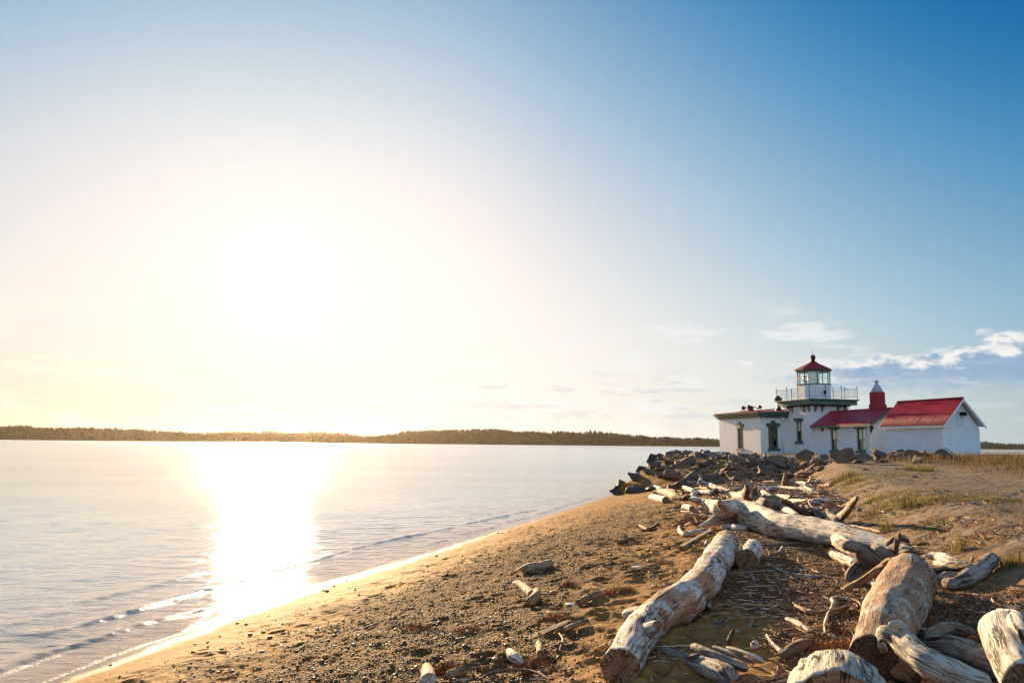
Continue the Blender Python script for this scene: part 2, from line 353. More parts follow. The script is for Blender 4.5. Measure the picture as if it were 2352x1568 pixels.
GX = axis(-420, 420, [(-9, -6, .08), (-6, 8, .035), (8, 18, .06), (18, 34, .16)])
GY = axis(-160, 420, [(0, 4, .12), (4, 17, .035), (17, 34, .07), (34, 60, .16)])
X, Y = np.meshgrid(GX, GY)
DZ = ground_detail(X, Y, GX, GY)
Z = H(X, Y)+DZ
def Hd(x, y):   # ground height with its detail, bilinear
    x = np.atleast_1d(x); y = np.atleast_1d(y)
    i = np.clip(np.searchsorted(GX, x)-1, 0, len(GX)-2); j = np.clip(np.searchsorted(GY, y)-1, 0, len(GY)-2)
    a = (x-GX[i])/(GX[i+1]-GX[i]); b = (y-GY[j])/(GY[j+1]-GY[j])
    return Z[j, i]*(1-a)*(1-b)+Z[j, i+1]*a*(1-b)+Z[j+1, i]*(1-a)*b+Z[j+1, i+1]*a*b
S = (X-shore(Y))*.953
nA = fbm(X*.5, Y*.5, 0, 4, 41); nB = fbm(X*1.6, Y*1.6, 0, 4, 57)
# masks of what the ground is made of
gravel = sst(S+.9*nA, 1.1, 3.4)*(1-sst(S+.8*nA, 5.1, 6.2))*(1-.5*sst(Y, 14, 30))*(.55+.45*sst(nB, -.3, .3))
gravel = np.maximum(gravel, sst(S+.3*nB, 7.0, 7.3)*(1-sst(S+.4*nB, 8.7, 9.3))*(1-sst(Y, 14, 20)))
litter = sst(S+.5*nB, 6.6, 7.3)*(1-sst(S+.9*nB, 9.9, 11.4))*(.35+.65*sst(nB, -.35, .3))
soil = sst(S+.5*nB, 8.6, 9.8)
wet = 1-sst(S+.12*nB, .05, .55)
damp = 1-sst(S+.5*nA, 1.2, 3.6)
green = .7*sst(S+.7*nB, 8.9, 9.8)*(1-sst(S+.9*nB, 10.6, 12.4))*sst(nA+.7*nB, -.1, .6)*(1-sst(Y, 26, 32))
gmat, g = newmat('beach_ground')
o = g.n('ShaderNodeTexCoord').outputs['Object']
a_gr, a_li, a_so, a_we, a_da, a_gn = (g.attr(k) for k in ('gravel', 'litter', 'soil', 'wet', 'damp', 'green'))
nf = g.noise(o, 60, 4, .7); nm = g.noise(o, 9, 5, .6); nl = g.noise(o, 1.3, 5)
dry = g.mix(g.ss(nm, .3, .7), (.31, .165, .055), (.205, .10, .03)); dry = g.mix(g.m('MULTIPLY', g.ss(nf, .5, .75), .5), dry, (.13, .09, .06))
wetc = g.mix(g.ss(nm, .3, .7), (.30, .142, .030), (.20, .088, .018))
# dark speckle of stones and dents on the golden sand
spk = g.n('ShaderNodeTexVoronoi', {'Vector': g.mapv(o, (1, 1, 1)), 'Scale': 13.}).outputs['Distance']
spm = g.m('MULTIPLY', g.ss(spk, .30, .16), g.ss(g.noise(o, 1.7, 4), .40, .54)); wetc = g.mix(g.m('MULTIPLY', spm, .8), wetc, (.075, .045, .025))
c = g.mix(a_da, dry, wetc)
vo = g.n('ShaderNodeTexVoronoi', {'Vector': o, 'Scale': 30.}); vo2 = g.n('ShaderNodeTexVoronoi', {'Vector': o, 'Scale': 62.})
pc = g.mix(g.n('ShaderNodeSeparateColor', {0: vo.outputs['Color']}).outputs[0], (.24, .115, .032), (.08, .04, .014)); pc = g.mix(g.ss(g.n('ShaderNodeSeparateColor', {0: vo.outputs['Color']}).outputs[1], .78, .9), pc, (.30, .23, .16))
pc = g.mix(g.ss(vo.outputs['Distance'], .35, .62), pc, (.035, .022, .014))
gm = g.ss(g.m('ADD', a_gr, g.m('MULTIPLY', g.m('SUBTRACT', nm, .5), .7)), .35, .65)
c = g.mix(g.m('MULTIPLY', gm, .8), c, pc)
sc = g.mix(g.ss(nm, .35, .65), (.215, .160, .115), (.15, .108, .075)); sc = g.mix(g.m('MULTIPLY', g.ss(nf, .55, .8), .5), sc, (.11, .075, .05)); sc = g.mix(g.m('MULTIPLY', g.ss(nl, .55, .75), .6), sc, (.36, .265, .19))
c = g.mix(a_so, c, sc)
lc = g.mix(g.ss(g.noise(g.mapv(o, (1, 1, 1)), 38, 4, .7), .4, .65), (.06, .03, .018), (.22, .11, .055)); lm = g.ss(g.m('ADD', a_li, g.m('MULTIPLY', g.m('SUBTRACT', nm, .5), .8)), .35, .7)
c = g.mix(g.m('MULTIPLY', lm, .8), c, lc)
gc = g.mix(g.ss(nm, .4, .6), (.10, .12, .02), (.17, .14, .045)); c = g.mix(g.m('MULTIPLY', g.ss(g.m('ADD', a_gn, g.m('MULTIPLY', g.m('SUBTRACT', nf, .5), 1.)), .45, .75), .7), c, gc)
c = g.mix(a_we, c, (.10, .06, .025))
rough = g.m('SUBTRACT', g.m('SUBTRACT', .92, g.m('MULTIPLY', a_da, .12)), g.m('MULTIPLY', a_we, .60))
hh = g.m('ADD', g.m('MULTIPLY', nf, .25), g.m('MULTIPLY', nm, .5))
hh = g.m('SUBTRACT', hh, g.m('MULTIPLY', spm, g.m('MULTIPLY', a_da, .5)))
hg = g.m('MULTIPLY', g.m('MULTIPLY', g.m('SUBTRACT', 1., vo.outputs['Distance']), gm), 1.1)
hh = g.m('MULTIPLY', g.m('ADD', hh, hg), g.m('SUBTRACT', 1., g.m('MULTIPLY', a_we, .9)))
fin(g, c, rough, g.bump(hh, 1., .024), g.m('MULTIPLY_ADD', a_we, .3, .06))
beach = mesh_obj('beach', np.stack([X, Y, Z], -1).reshape(-1, 3), grid_faces(len(GX), len(GY)), gmat, attrs={'gravel': gravel, 'litter': litter, 'soil': soil, 'wet': wet, 'damp': damp, 'green': green})
tag(beach, kind='structure')
# ------------------------------------------------------------------ water
WX = axis(-9000, 9000, [(-26, -12, .18), (-12, 7, .05), (7, 12, .12)])
WY = axis(-3000, 9500, [(3, 7, .12), (7, 20, .05), (20, 46, .09)])
XW, YW = np.meshgrid(WX, WY)
sw = (XW-shore(YW))*.953; dist = np.hypot(XW, YW)
fade = np.clip(1-(dist-25)/45, 0, 1)
zw = .014*fbm(XW*1.1, YW*2.4, 0, 3, 71)+.007*fbm(XW*4+2*YW, YW*7, 0, 2, 77)
# slow oblique swell
ph = sw*1.9+.5*np.sin(YW*.23)+1.3*n3(XW*.08, YW*.08, 0, 5)
zw = zw+.012*np.sin(ph*1.35)*sst(-sw, 1, 4)*(1-.6*sst(-sw, 20, 40))
zw *= fade*sst(-sw, 0., 1.2)*(.45+.55*sst(n3(XW*.10, YW*.12, 0, 91), -.5, .5))
def wavelet(ys, ss_, amp, y0, y1, w=.16, seed=1):
    sc_ = np.interp(YW, ys, ss_)+.10*n3(YW*.9, 0, 0, seed)+.012*n3(YW*4, 0, 0, seed+1)
    t = (sw-sc_)/w
    prof = np.where(t > 0, np.exp(-(t*1.9)**2), np.exp(-(t*.62)**2))
    en = sst(YW, y0, y0+2.)*(1-sst(YW, y1-3, y1))*(1+.25*n3(YW*1.3, 0, 0, seed+3))
    en = en*sst(n3(YW*.7, 3.3, 0, seed+9)+.35*n3(YW*3.1, 0, 0, seed+4), -1.25, .05)
    return amp*prof*en*(1+.2*n3(XW*6, YW*6, 0, seed+7))
zw = zw+wavelet([6, 9.5, 11.6, 12.8, 14.6], [-.62, -.78, -.86, -.58, -.12], .024, 3, 15, .11, 11)
zw = zw+wavelet([11, 11.8, 15.6, 21.7, 28.7, 34], [-1.55, -1.55, -1.7, -1.85, -1.3, -1.1], .038, 10.5, 34, .13, 23)
zw = zw+wavelet([6, 11.5, 13.5, 17], [-2.3, -2.5, -2.75, -3.1], .028, 4, 18, .26, 37)
zw = zw+wavelet([22, 28, 34, 42], [-.55, -.45, -.6, -.4], .03, 20, 42, .14, 43)
en_ = lambda a, b, sd: sst(YW, a, a+2)*(1-sst(YW, b-3, b))*sst(n3(YW*1.1, 2.2, 0, sd), -.7, .2)
foam = np.exp(-((sw-np.interp(YW, [6, 9.5, 11.6, 12.8, 14.6], [-.5, -.66, -.74, -.46, 0])-.05-.1*n3(YW*.9, 0, 0, 11))/.06)**2)*en_(3, 15, 5)+.8*np.exp(-((sw-np.interp(YW, [11, 11.8, 15.6, 21.7, 28.7, 34], [-1.55, -1.55, -1.7, -1.85, -1.3, -1.1])-.09-.1*n3(YW*.9, 0, 0, 23))/.07)**2)*en_(11, 34, 6)
foam = foam+.8*np.exp(-((sw+.03-.06*n3(YW*1.7, 0, 0, 8))/.05)**2)*(np.abs(YW-24) < 22)
wm, g = newmat('sea_water'); o = g.n('ShaderNodeTexCoord').outputs['Object']
r = g.vm('LENGTH', o)
w1 = g.noise(g.mapv(o, (1.6, 2.6, 1)), 1., 5, .62); w2 = g.noise(g.mapv(o, (.35, .6, 1)), 1., 4, .6); w3 = g.noise(g.mapv(o, (.05, .09, 1)), 1., 3, .6); w0 = g.noise(g.mapv(o, (11, 16, 1)), 1., 3, .6)
patchy = g.lin(g.noise(g.mapv(o, (.03, .08, 1)), 1., 3), .35, .65, .55, 1.25)
hh = g.m('ADD', g.m('MULTIPLY', w1, .06), g.m('MULTIPLY', g.m('MULTIPLY', w2, .09), g.ss(r, 8., 60.)))
hh = g.m('ADD', hh, g.m('MULTIPLY', g.m('MULTIPLY', w3, .3), g.ss(r, 60., 400.)))
hh = g.m('ADD', g.m('MULTIPLY', hh, patchy), g.m('MULTIPLY', g.m('MULTIPLY', w0, .008), g.ss(r, 60., 10.)))
nrm = g.bump(hh, .8, 1.)
shal = g.attr('shallow'); fo_ = g.m('MULTIPLY', g.attr('foam'), g.ss(g.noise(g.mapv(o, (26, 26, 1)), 1., 3, .7), .46, .58))
col = g.mix(g.m('POWER', shal, .8), (.42, .48, .49), (.34, .21, .10)); col = g.mix(fo_, col, (.80, .74, .64))
rgh = g.m('ADD', g.m('MULTIPLY_ADD', g.ss(r, 10., 60.), .09, .03), g.m('MULTIPLY', g.ss(r, 60., 900.), .12))
fin(g, col, g.m('MAXIMUM', rgh, g.m('MULTIPLY', fo_, .6)), nrm, .5, {'IOR': 1.75, 'Metallic': g.m('MULTIPLY', g.m('MAXIMUM', g.m('SUBTRACT', .54, g.m('MULTIPLY', g.m('POWER', shal, .8), .78)), 0.), g.m('SUBTRACT', 1., fo_))})
shallow = np.exp(np.minimum(sw, 0)/2.8)
sea = mesh_obj('sea_water', np.stack([XW, YW, zw], -1).reshape(-1, 3), grid_faces(len(WX), len(WY)), wm, attrs={'shallow': shallow, 'foam': np.clip(foam, 0, 1)})
tag(sea, kind='structure')
# ------------------------------------------------------------------ far shores with their woods
hm, g = newmat('wooded_hillside'); o = g.n('ShaderNodeTexCoord').outputs['Object']
c = g.mix(g.ss(g.noise(g.mapv(o, (1, 1, 1)), .02, 5), .4, .7), (.025, .04, .026), (.045, .055, .028)); fin(g, c, 1., None, .0)
tm, g = newmat('conifer_foliage'); o = g.n('ShaderNodeTexCoord').outputs['Object']
c = g.mix(g.ss(g.noise(o, .018, 6, .7), .42, .66), (.018, .036, .026), (.045, .058, .026)); c = g.mix(g.ss(g.noise(o, .045, 4, .7), .68, .72), c, (.12, .09, .035)); fin(g, c, 1., None, .0)
def far_shore(name, knots, depth, seed, n_trees, th=(14, 24), label=None):
    """knots: (pixel x of the photo's width, distance, ridge height m)"""
    kx = [k[0] for k in knots]; n = 420
    px = np.linspace(kx[0], kx[-1], n); D = np.interp(px, kx, [k[1] for k in knots]); hgt = 1.28*np.interp(px, kx, [k[2] for k in knots])
    hgt = np.maximum(hgt+hgt*.10*fbm(px*.02, seed, 0, 4, seed), 1)
    tx = (px-1176)/F; bx = tx*D; by = D*np.ones(n)
    rows = [(0, -.02), (.012, .03), (.10, .40), (.28, .72), (.55, .95), (1., 1.), (1.3, .6), (2, -.1)]
    V_ = []
    for a, b in rows:
        ex_ = a*depth
        nz = 1+(.12*fbm(px*.03+a*9, a*5, 0, 3, seed+3) if .05 < a < 1.1 else 0)
        V_.append(np.stack([bx*(1+ex_/D), by+ex_, hgt*b*nz], -1))
    V_ = np.array(V_); fs = grid_faces(n, len(rows))
    tag(mesh_obj(name, V_.reshape(-1, 3), fs, hm), kind='structure')
    rg = np.random.default_rng(seed); vs = []; fc = []
    for k in range(n_trees):
        i = rg.integers(0, n-1); rr = rg.choice([5, 5, 4, 4, 3, 2, 2, 1.2]); j = int(rr); fr = rg.random() if j < 5 else 0
        p0 = V_[j, i]*(1-fr)+V_[min(j+1, 7), i]*fr; p1 = V_[j, i+1]*(1-fr)+V_[min(j+1, 7), i+1]*fr
        p = p0+(p1-p0)*rg.random(); h = rg.uniform(*th)*(1+.25*(rg.random() < .06)); w = h*rg.uniform(.14, .26); b = len(vs); a0 = rg.random()*3
        con = rg.random() < .7
        for zz, ww in ((-.1, .5), (.22, 1.), (.6, .55 if con else .95), (1., .03 if con else .3)):
            for q in range(4): a = a0+q*1.571; vs.append((p[0]+math.cos(a)*w*ww*rg.uniform(.8, 1.2), p[1]+math.sin(a)*w*ww, p[2]+h*zz))
        for l in range(3):
            for q in range(4): fc.append((b+l*4+q, b+l*4+(q+1) % 4, b+l*4+4+(q+1) % 4, b+l*4+4+q))
    w_ = mesh_obj(name.replace('hills', 'woods'), vs, np.array(fc), tm, smooth=False); tag(w_, label, 'woods', kind='stuff')
far_shore('hills', [(-500, 2600, 42), (0, 2600, 31), (120, 2600, 28), (300, 2650, 25), (430, 2750, 19), (600, 3000, 16), (720, 3300, 13), (840, 3200, 13), (950, 3000, 35), (1060, 3000, 39), (1180, 3100, 38), (1300, 3300, 38), (1400, 3500, 36), (1480, 3900, 32), (1560, 4200, 29), (1650, 4500, 28), (1850, 5000, 26), (2000, 5600, 20)], 420, 5, 9000, (9, 15), 'dark conifer woods covering the low hills across the water')
far_shore('hills', [(480, 4300, 34), (560, 4300, 38), (720, 4300, 40), (800, 4400, 32), (900, 4500, 12)], 500, 9, 1500, (10, 18), 'paler woods on the farther ridge seen through the sun haze')
far_shore('hills', [(2050, 7600, 50), (2250, 7600, 52), (2300, 7600, 42), (2450, 7800, 34), (2900, 8000, 40)], 500, 13, 1500, (10, 16), 'bluish woods on the distant shore right of the shed')
# ------------------------------------------------------------------ air
hz = MB(); hz.box(-8000, 9500, -400, 9200, -3.5, 120)
hmat = bpy.data.materials.new('haze_air'); hmat.use_nodes = True; g = G(hmat.node_tree)
g.n('ShaderNodeOutputMaterial', {1: g.n('ShaderNodeVolumePrincipled', {'Color': (1., .82, .66, 1), 'Density': .000007, 'Anisotropy': .82}).outputs[0]})
hmat.cycles.homogeneous_volume = True if hasattr(hmat.cycles, 'homogeneous_volume') else None
haze = hz.build('haze', hmat); tag(haze, kind='stuff')
# ------------------------------------------------------------------ lighthouse
TH = R(14.2)
LX, LY = 24.84, 66.0
GZ = 1.75
house = empty('lighthouse', (LX, LY, 0), TH)
tag(house, 'white lighthouse with square tower, green gallery and octagonal lantern under a red roof', 'lighthouse')
def wall_frame(u0, v0, du, dv, nu, nv):
    return lambda t, d, z: (u0+du*t+nu*d, v0+dv*t+nv*d, z)
def wall(name, T, L, z0, z1, ops, th=.22, mat='stucco', parent=None):
    """wall slab along t with rectangular openings (t0,t1,z0,z1); outer face at d=0"""
    mb = MB(T); ts = sorted({0, L, *[o[0] for o in ops], *[o[1] for o in ops]})
    for a, b in zip(ts[:-1], ts[1:]):
        cuts = sorted([(o[2], o[3]) for o in ops if o[0] <= a+1e-6 and o[1] >= b-1e-6]); z = z0
        for c0, c1 in cuts+[(z1, z1)]:
            if c0 > z: mb.box(a, b, -th, 0, z, c0)
            z = max(z, c1)
    return mb.build(name, M[mat], parent or house)
def window(T, t0, t1, z0, z1, lintel='flat', flip=False, blind=1., parent=None):
    w = t1-t0; d0, d1 = -.17, -.11; f = .07
    fr = MB(T); fr.box(t0, t0+f, d0, d1, z0, z1); fr.box(t1-f, t1, d0, d1, z0, z1); fr.box(t0+f, t1-f, d0, d1, z0, z0+f*1.2); fr.box(t0+f, t1-f, d0, d1, z1-f, z1)
    zm = (z0+z1)/2; fr.box(t0+f, t1-f, d0, d1-.01, zm-.03, zm+.03)
    tm = (t0+t1)/2; fr.box(tm-.018, tm+.018, d0+.004, d1-.02, z0+f*1.2, zm-.03); fr.box(tm-.018, tm+.018, d0+.004, d1-.02, zm+.03, z1-f)
    fo = fr.build('window', M['green'], parent or house)
    gl = MB(T); gl.box(t0+f, t1-f, -.150, -.144, z0+f, z1-f); gl.build('pane', M['glass'], fo)
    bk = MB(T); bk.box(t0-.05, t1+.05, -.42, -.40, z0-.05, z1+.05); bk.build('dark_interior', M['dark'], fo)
    if blind:
        b = MB(T); q = (t0+f+w*.30, t1-f) if flip else (t0+f, t1-f-w*.30)
        b.box(t0+f, t1-f, -.20, -.19, zm, z1-f); b.box(q[0], q[1], -.20, -.19, z0+f, zm); b.build('blind', M['cream'] if blind == 1. else M['dimblind'], fo)
    l = MB(T)
    if lintel == 'flat': l.box(t0-.20, t1+.20, -.05, .05, z1, z1+.27)
    else:
        a0, a1 = t0-.10, t1+.10
        l.prism([(a0, .0, z1), (a1, .0, z1), (a1+.14, .0, z1+.30), (tm+.16, .0, z1+.42), (tm-.16, .0, z1+.42), (a0-.14, .0, z1+.30)], (0, .06, 0))
        l.prism([(tm-.13, -.01, z1+.12), (tm+.13, -.01, z1+.12), (tm+.17, -.01, z1+.57), (tm-.17, -.01, z1+.57)], (0, .11, 0))
    l.build('lintel', M['green'], fo)
    s = MB(T); s.box(t0-.11, t1+.13, -.16, .08, z0-.20, z0); s.build('sill', M['green'], fo)
    return fo
M['dimblind'] = paint('dim_brown_blind', (.16, .12, .07), .8, .08)
TW, TV = 3.40, 3.6
# tower walls: left (u=0, runs along v), front (v=0, runs along u), right, back
Tl = wall_frame(0, 0, 0, 1, -1, 0); Tf = wall_frame(0, 0, 1, 0, 0, -1); Tr = wall_frame(TW, 0, 0, 1, 1, 0); Tb = wall_frame(0, TV, 1, 0, 0, 1)
mb = MB(); 
tower = wall('tower_wall', Tl, TV, GZ, 6.08, [(1.42, 2.32, 3.06, 4.77)])
for T_, L_, a in ((Tf, TW, .22), (Tb, TW, .22), (Tr, TV, .0)):
    mb = MB(T_)
    if a: mb.box(.223, L_-.223 if T_ is not None else L_, -.22, 0, GZ, 6.08)
    else: mb.box(0, L_, -.22, 0, GZ, 6.08)
    mb.build('tower_wall', M['stucco'], house)
window(Tl, 1.42, 2.32, 3.06, 4.77, 'flat', flip=False)
# gallery deck with moulded green edge
ov = .66
mb = MB(); mb.box(-ov+.10, TW+ov-.10, -ov+.10, TV+ov-.10, 6.10, 6.44); mb.build('gallery_cornice', M['green'], house)
mb = MB(); mb.box(-ov+.03, TW+ov-.03, -ov+.03, TV+ov-.03, 6.44, 6.49); mb.box(-ov-.06, TW+ov+.06, -ov-.06, TV+ov+.06, 6.49, 6.56); mb.build('gallery_deck', M['green'], house)
mb = MB(); mb.box(-.05, TW+.05, -.05, TV+.05, 6.00, 6.10); mb.build('cornice_band', M['iron'], house)
def bracket(T, t):
    b = MB(T); b.box(t-.03, t+.03, .002, .05, 5.50, 5.995); b.box(t-.03, t+.03, .05, .50, 6.02, 6.095)
    b.prism([(t-.02, .05, 5.55), (t-.02, .05, 5.63), (t-.02, .43, 6.02), (t-.02, .50, 6.02)], (.04, 0, 0)); b.tube((t-.02, .15, 5.93), (t+.02, .15, 5.93), .07, k=10)
    b.build('bracket', M['iron'], house)
for T_, L_ in ((Tl, TV), (Tf, TW), (Tr, TV)):
    for t in (.28, .95, L_-.95, L_-.28): bracket(T_, t)
# railing: posts and panels
q = ov-.08; cn = [(-q, -q), (TW+q, -q), (TW+q, TV+q), (-q, TV+q)]
for i in range(4):
    a, b = cn[i], cn[(i+1) % 4]
    for k in range(3):
        p = [a[j]+(b[j]-a[j])*k/3 for j in (0, 1)]; p2 = [a[j]+(b[j]-a[j])*(k+1)/3 for j in (0, 1)]
        m_ = MB(); m_.tube((p[0], p[1], 6.56), (p[0], p[1], 7.60), .028, k=6); m_.lathe((p[0], p[1], 7.60), [(.028, 0), (.05, .03), (.05, .06), (.01, .09)], 6); m_.build('railing_post', M['iron'], house)
        m_ = MB(); 
        for z in (6.78, 7.48): m_.tube((p[0], p[1], z), (p2[0], p2[1], z), .012, k=4)
        for s in range(1, 10):
            x, y = [p[j]+(p2[j]-p[j])*s/10 for j in (0, 1)]; m_.tube((x, y, 6.78), (x, y, 7.48), .0075, k=4)
        m_.build('railing_panel', M['iron'], house)
# lantern
CX, CY = 1.52, 1.75; P8 = R(22.5)
def ring8(r): return [(CX+r*math.cos(P8+i*math.pi/4), CY+r*math.sin(P8+i*math.pi/4)) for i in range(8)]
o = MB(); o.lathe((CX, CY, 0), [(1.36, 6.56), (1.36, 7.84)], 8, P8); lw = o.build('lantern_wall', M['white'], house)
o = MB(); o.lathe((CX, CY, 0), [(1.40, 7.84), (1.42, 7.92), (1.36, 7.93)], 8, P8); o.build('lantern_sill', M['green'], house)
for (x, y), (x2, y2) in zip(ring8(1.33), ring8(1.33)[1:]+ring8(1.33)[:1]):
    m_ = MB(); m_.tube((x, y, 7.93), (x, y, 8.95), .04, k=6); m_.build('glazing_bar', M['green'], house)
    m_ = MB(); c = (CX, CY); f = .985; m_.prism([(x, y, 7.93), (x2, y2, 7.93), (x2, y2, 8.95), (x, y, 8.95)], ((c[0]-x)*.006, (c[1]-y)*.006, 0)); m_.build('lantern_pane', M['glass'], house)
o = MB(); o.lathe((CX, CY, 0), [(1.36, 8.95), (1.44, 9.0), (1.50, 9.14)], 8, P8); o.build('lantern_cornice', M['green'], house)
o = MB(); o.lathe((CX, CY, 0), [(1.60, 9.14), (1.60, 9.18), (.26, 9.84)], 8, P8); lr = o.build('lantern_roof', M['redpaint'], house)
o = MB(); o.lathe((CX, CY, 0), [(.30, 9.83), (.30, 9.87), (.17, 9.90), (.15, 10.02), (.21, 10.05), (.15, 10.09), (.20, 10.15), (.23, 10.25), (.22, 10.34), (.12, 10.44), (.03, 10.50)], 16); o.tube((CX, CY, 10.49), (CX, CY, 11.2), .012, .005, 5); o.build('ball_finial', M['iron'], lr, True)
# curtain hung behind the panes facing the beach, and the lens
m_ = MB(); pts = []
for i in range(21):
    a = R(212)+R(46)*i/20; pts.append((CX+1.16*math.cos(a), CY+1.16*math.sin(a)))
for (x, y), (x2, y2) in zip(pts[:-1], pts[1:]): m_.poly([(x, y, 7.95), (x2, y2, 7.95), (x2, y2, 8.93), (x, y, 8.93)])
m_.build('curtain', M['curtain'], house)
m_ = MB(); m_.lathe((CX-.55, CY+.35, 0), [(.12, 8.12), (.20, 8.2), (.23, 8.4), (.20, 8.6), (.12, 8.68)], 14); m_.build('lens', M['lens'], house, True)
m_ = MB(); m_.tube((CX-.55, CY+.35, 7.85), (CX-.55, CY+.35, 8.1), .12); m_.build('lens_pedestal', M['metal'], house)
m_ = MB(); ang = R(-135+22); m_.lathe((CX+1.28*math.cos(R(-85)), CY+1.28*math.sin(R(-85))-.03, 7.22), [(.05, -.18), (.11, -.12), (.12, .08), (.06, .15)], 10); m_.build('wall_lamp', M['iron'], house, True)
m_ = MB(); m_.box(CX-1.50, CX-1.42, CY-.10, CY+.1, 8.2, 8.6); m_.build('red_sector_panel', M['lens'], house)
# fog signal building: left end wall and front wall
FU, FV, FD = -2.6, 3.6, 7.1
Fl = wall_frame(FU, FV, 0, 1, -1, 0); Ff = wall_frame(FU, FV, 1, 0, 0, -1)
wall('end_wall', Fl, FD, GZ, 5.16, [(2.85, 3.87, 2.44, 4.24)])
window(Fl, 2.85, 3.87, 2.44, 4.24, 'arch', blind=0)
wall('front_wall', wall_frame(FU+.223, FV, 1, 0, 0, -1), 2.6-.223+.0, GZ, 5.16, [(.52, 1.48, 2.46, 4.28)])
window(wall_frame(FU+.223, FV, 1, 0, 0, -1), .52, 1.48, 2.46, 4.28, 'arch', blind=.5)
mb = MB(); mb.box(FU+.223, 4.2, FV+FD-.22, FV+FD, GZ, 5.16); mb.box(4.2-.22, 4.2, FV+.002, FV+FD-.223, GZ, 5.16); mb.box(TW+.003, 3.978, FV+.002, FV+.22, GZ, 5.16); mb.build('back_wall', M['stucco'], house)
# cornice in two steps, flaking paint on the end
def cornice(name, mat, x0, x1, y0, y1):
    pass
mb = MB(); mb.box(FU-.16, FU-.003, FV+.002, FV+FD+.16, 5.10, 5.24); mb.box(FU-.28, FU-.003, FV-.10, FV+FD+.28, 5.24, 5.42); mb.box(FU-.40, FU-.003, FV-.25, FV+FD+.40, 5.42, 5.55); mb.build('end_cornice', M['flake'], house)
mb = MB(); mb.box(FU-.16, .0-.003, FV-.16, FV-.003, 5.10, 5.24); mb.box(FU-.003, -.003, FV-.28, FV-.003, 5.24, 5.42); mb.box(FU-.003, .06, FV-.40, FV-.003, 5.42, 5.55); mb.box(FU-.40, FU-.004, FV-.40, FV-.255, 5.42, 5.55); mb.box(FU-.28, FU-.004, FV-.28, FV-.105, 5.24, 5.42); mb.build('front_cornice', M['green'], house)
# low hipped metal roof with standing seams
r0_, r1_, v0_, v1_ = FU-.44, 4.6, FV-.44, FV+FD+.44; um = (r0_+r1_)/2
zr = 6.02; z0_ = 5.553; A = (um-.0, v0_+3.2); B = (um, v1_-3.2)
m_ = MB(); m_.v = [(r0_, v0_, z0_), (r1_, v0_, z0_), (r1_, v1_, z0_), (r0_, v1_, z0_), (A[0], A[1], zr), (B[0], B[1], zr), (r0_, v0_, z0_+.05), (r1_, v0_, z0_+.05), (r1_, v1_, z0_+.05), (r0_, v1_, z0_+.05)]
m_.f = [(6, 7, 4), (7, 8, 5, 4), (8, 9, 5), (9, 6, 4, 5), (0, 1, 7, 6), (1, 2, 8, 7), (2, 3, 9, 8), (3, 0, 6, 9), (0, 3, 2, 1)]
fr_ = m_.build('fog_house_roof', M['redseam'], house)
m_ = MB()
def zroof(u, v):
    return z0_+.05+(zr-z0_-.05)*min((u-r0_)/(um-r0_), (v-v0_)/3.2, 1, (v1_-v)/3.2)
for k in range(1, 18):
    v = v0_+.5*k
    if v < v1_-.3:
        e = min(um, r0_+(um-r0_)*min(1, (v-v0_)/3.2, (v1_-v)/3.2)); m_.tube((r0_, v, z0_+.06), (e, v, zroof(e, v)+.01), .022, k=4)
for k in range(1, 12):
    u = r0_+.45*k
    e = v0_+3.2*min(1, (u-r0_)/(um-r0_), (r1_-u)/(r1_-um))
    if u < -.05: m_.tube((u, v0_, z0_+.06), (u, e, zroof(u, e)+.01), .022, k=4)
m_.build('roof_seam', M['redpaint'], fr_)
# downspout with hopper
m_ = MB(); u = -.52; m_.lathe((u, FV-.13, 0), [(.045, 4.72), (.045, 4.85), (.17, 5.02), (.17, 5.12)], 8); m_.tube((u, FV-.07, GZ), (u, FV-.07, 4.75), .04, k=8); m_.build('downspout', M['tin'], house, True)
# vent on the roof behind the gallery
m_ = MB(); vx, vy = -.36, 4.25; m_.lathe((vx, vy, 0), [(.30, 5.72), (.28, 5.84), (.19, 5.95), (.16, 6.05), (.16, 6.52), (.27, 6.60), (.29, 6.63), (.29, 6.86), (.22, 6.90), (.12, 7.02), (.02, 7.08)], 10)
for k in range(10): a = k*math.pi/5; m_.box(vx+.29*math.cos(a)-.025, vx+.29*math.cos(a)+.025, vy+.29*math.sin(a)-.025, vy+.29*math.sin(a)+.025, 6.63, 6.86)
m_.build('roof_vent', M['horn'], house)
# fog horns on a platform
hx, hy = -1.32, 7.55; az_ = 6.15
m_ = MB(); m_.box(hx-.3, hx+.3, hy-.5, hy+.95, 5.66, 5.93); pl = m_.build('horn_platform', M['plinth'], house)
m_ = MB()
m_.tube((hx, hy+1.0, az_), (hx, hy+.93, az_), .175, .175, 14); m_.tube((hx, hy+.93, az_), (hx, hy+.3, az_), .13, .045, 12); m_.tube((hx, hy+.3, az_), (hx, hy-.35, az_+.02), .09, .09, 12); m_.lathe((hx, hy-.02, az_-.19), [(.08, 0), (.16, .07), (.16, .33), (.07, .40)], 12); m_.lathe((hx+.02, hy-.45, az_-.28), [(.07, 0), (.15, .07), (.15, .33), (.07, .40)], 12)
m_.tube((hx, hy-.6, az_-.02), (hx, hy-1.6, az_-.05), .06, .075, 12); m_.tube((hx, hy-1.6, az_-.05), (hx, hy-1.85, az_-.05), .11, .18, 12); m_.tube((hx, hy-1.85, az_-.05), (hx, hy-1.95, az_-.05), .18, .155, 12)
for dy in (.75, 0, -.5, -1.5): m_.tube((hx, hy+dy, 5.80 if dy > -.4 else 5.70), (hx, hy+dy, az_-.08), .03, k=6)
m_.build('fog_horn', M['horn'], house)
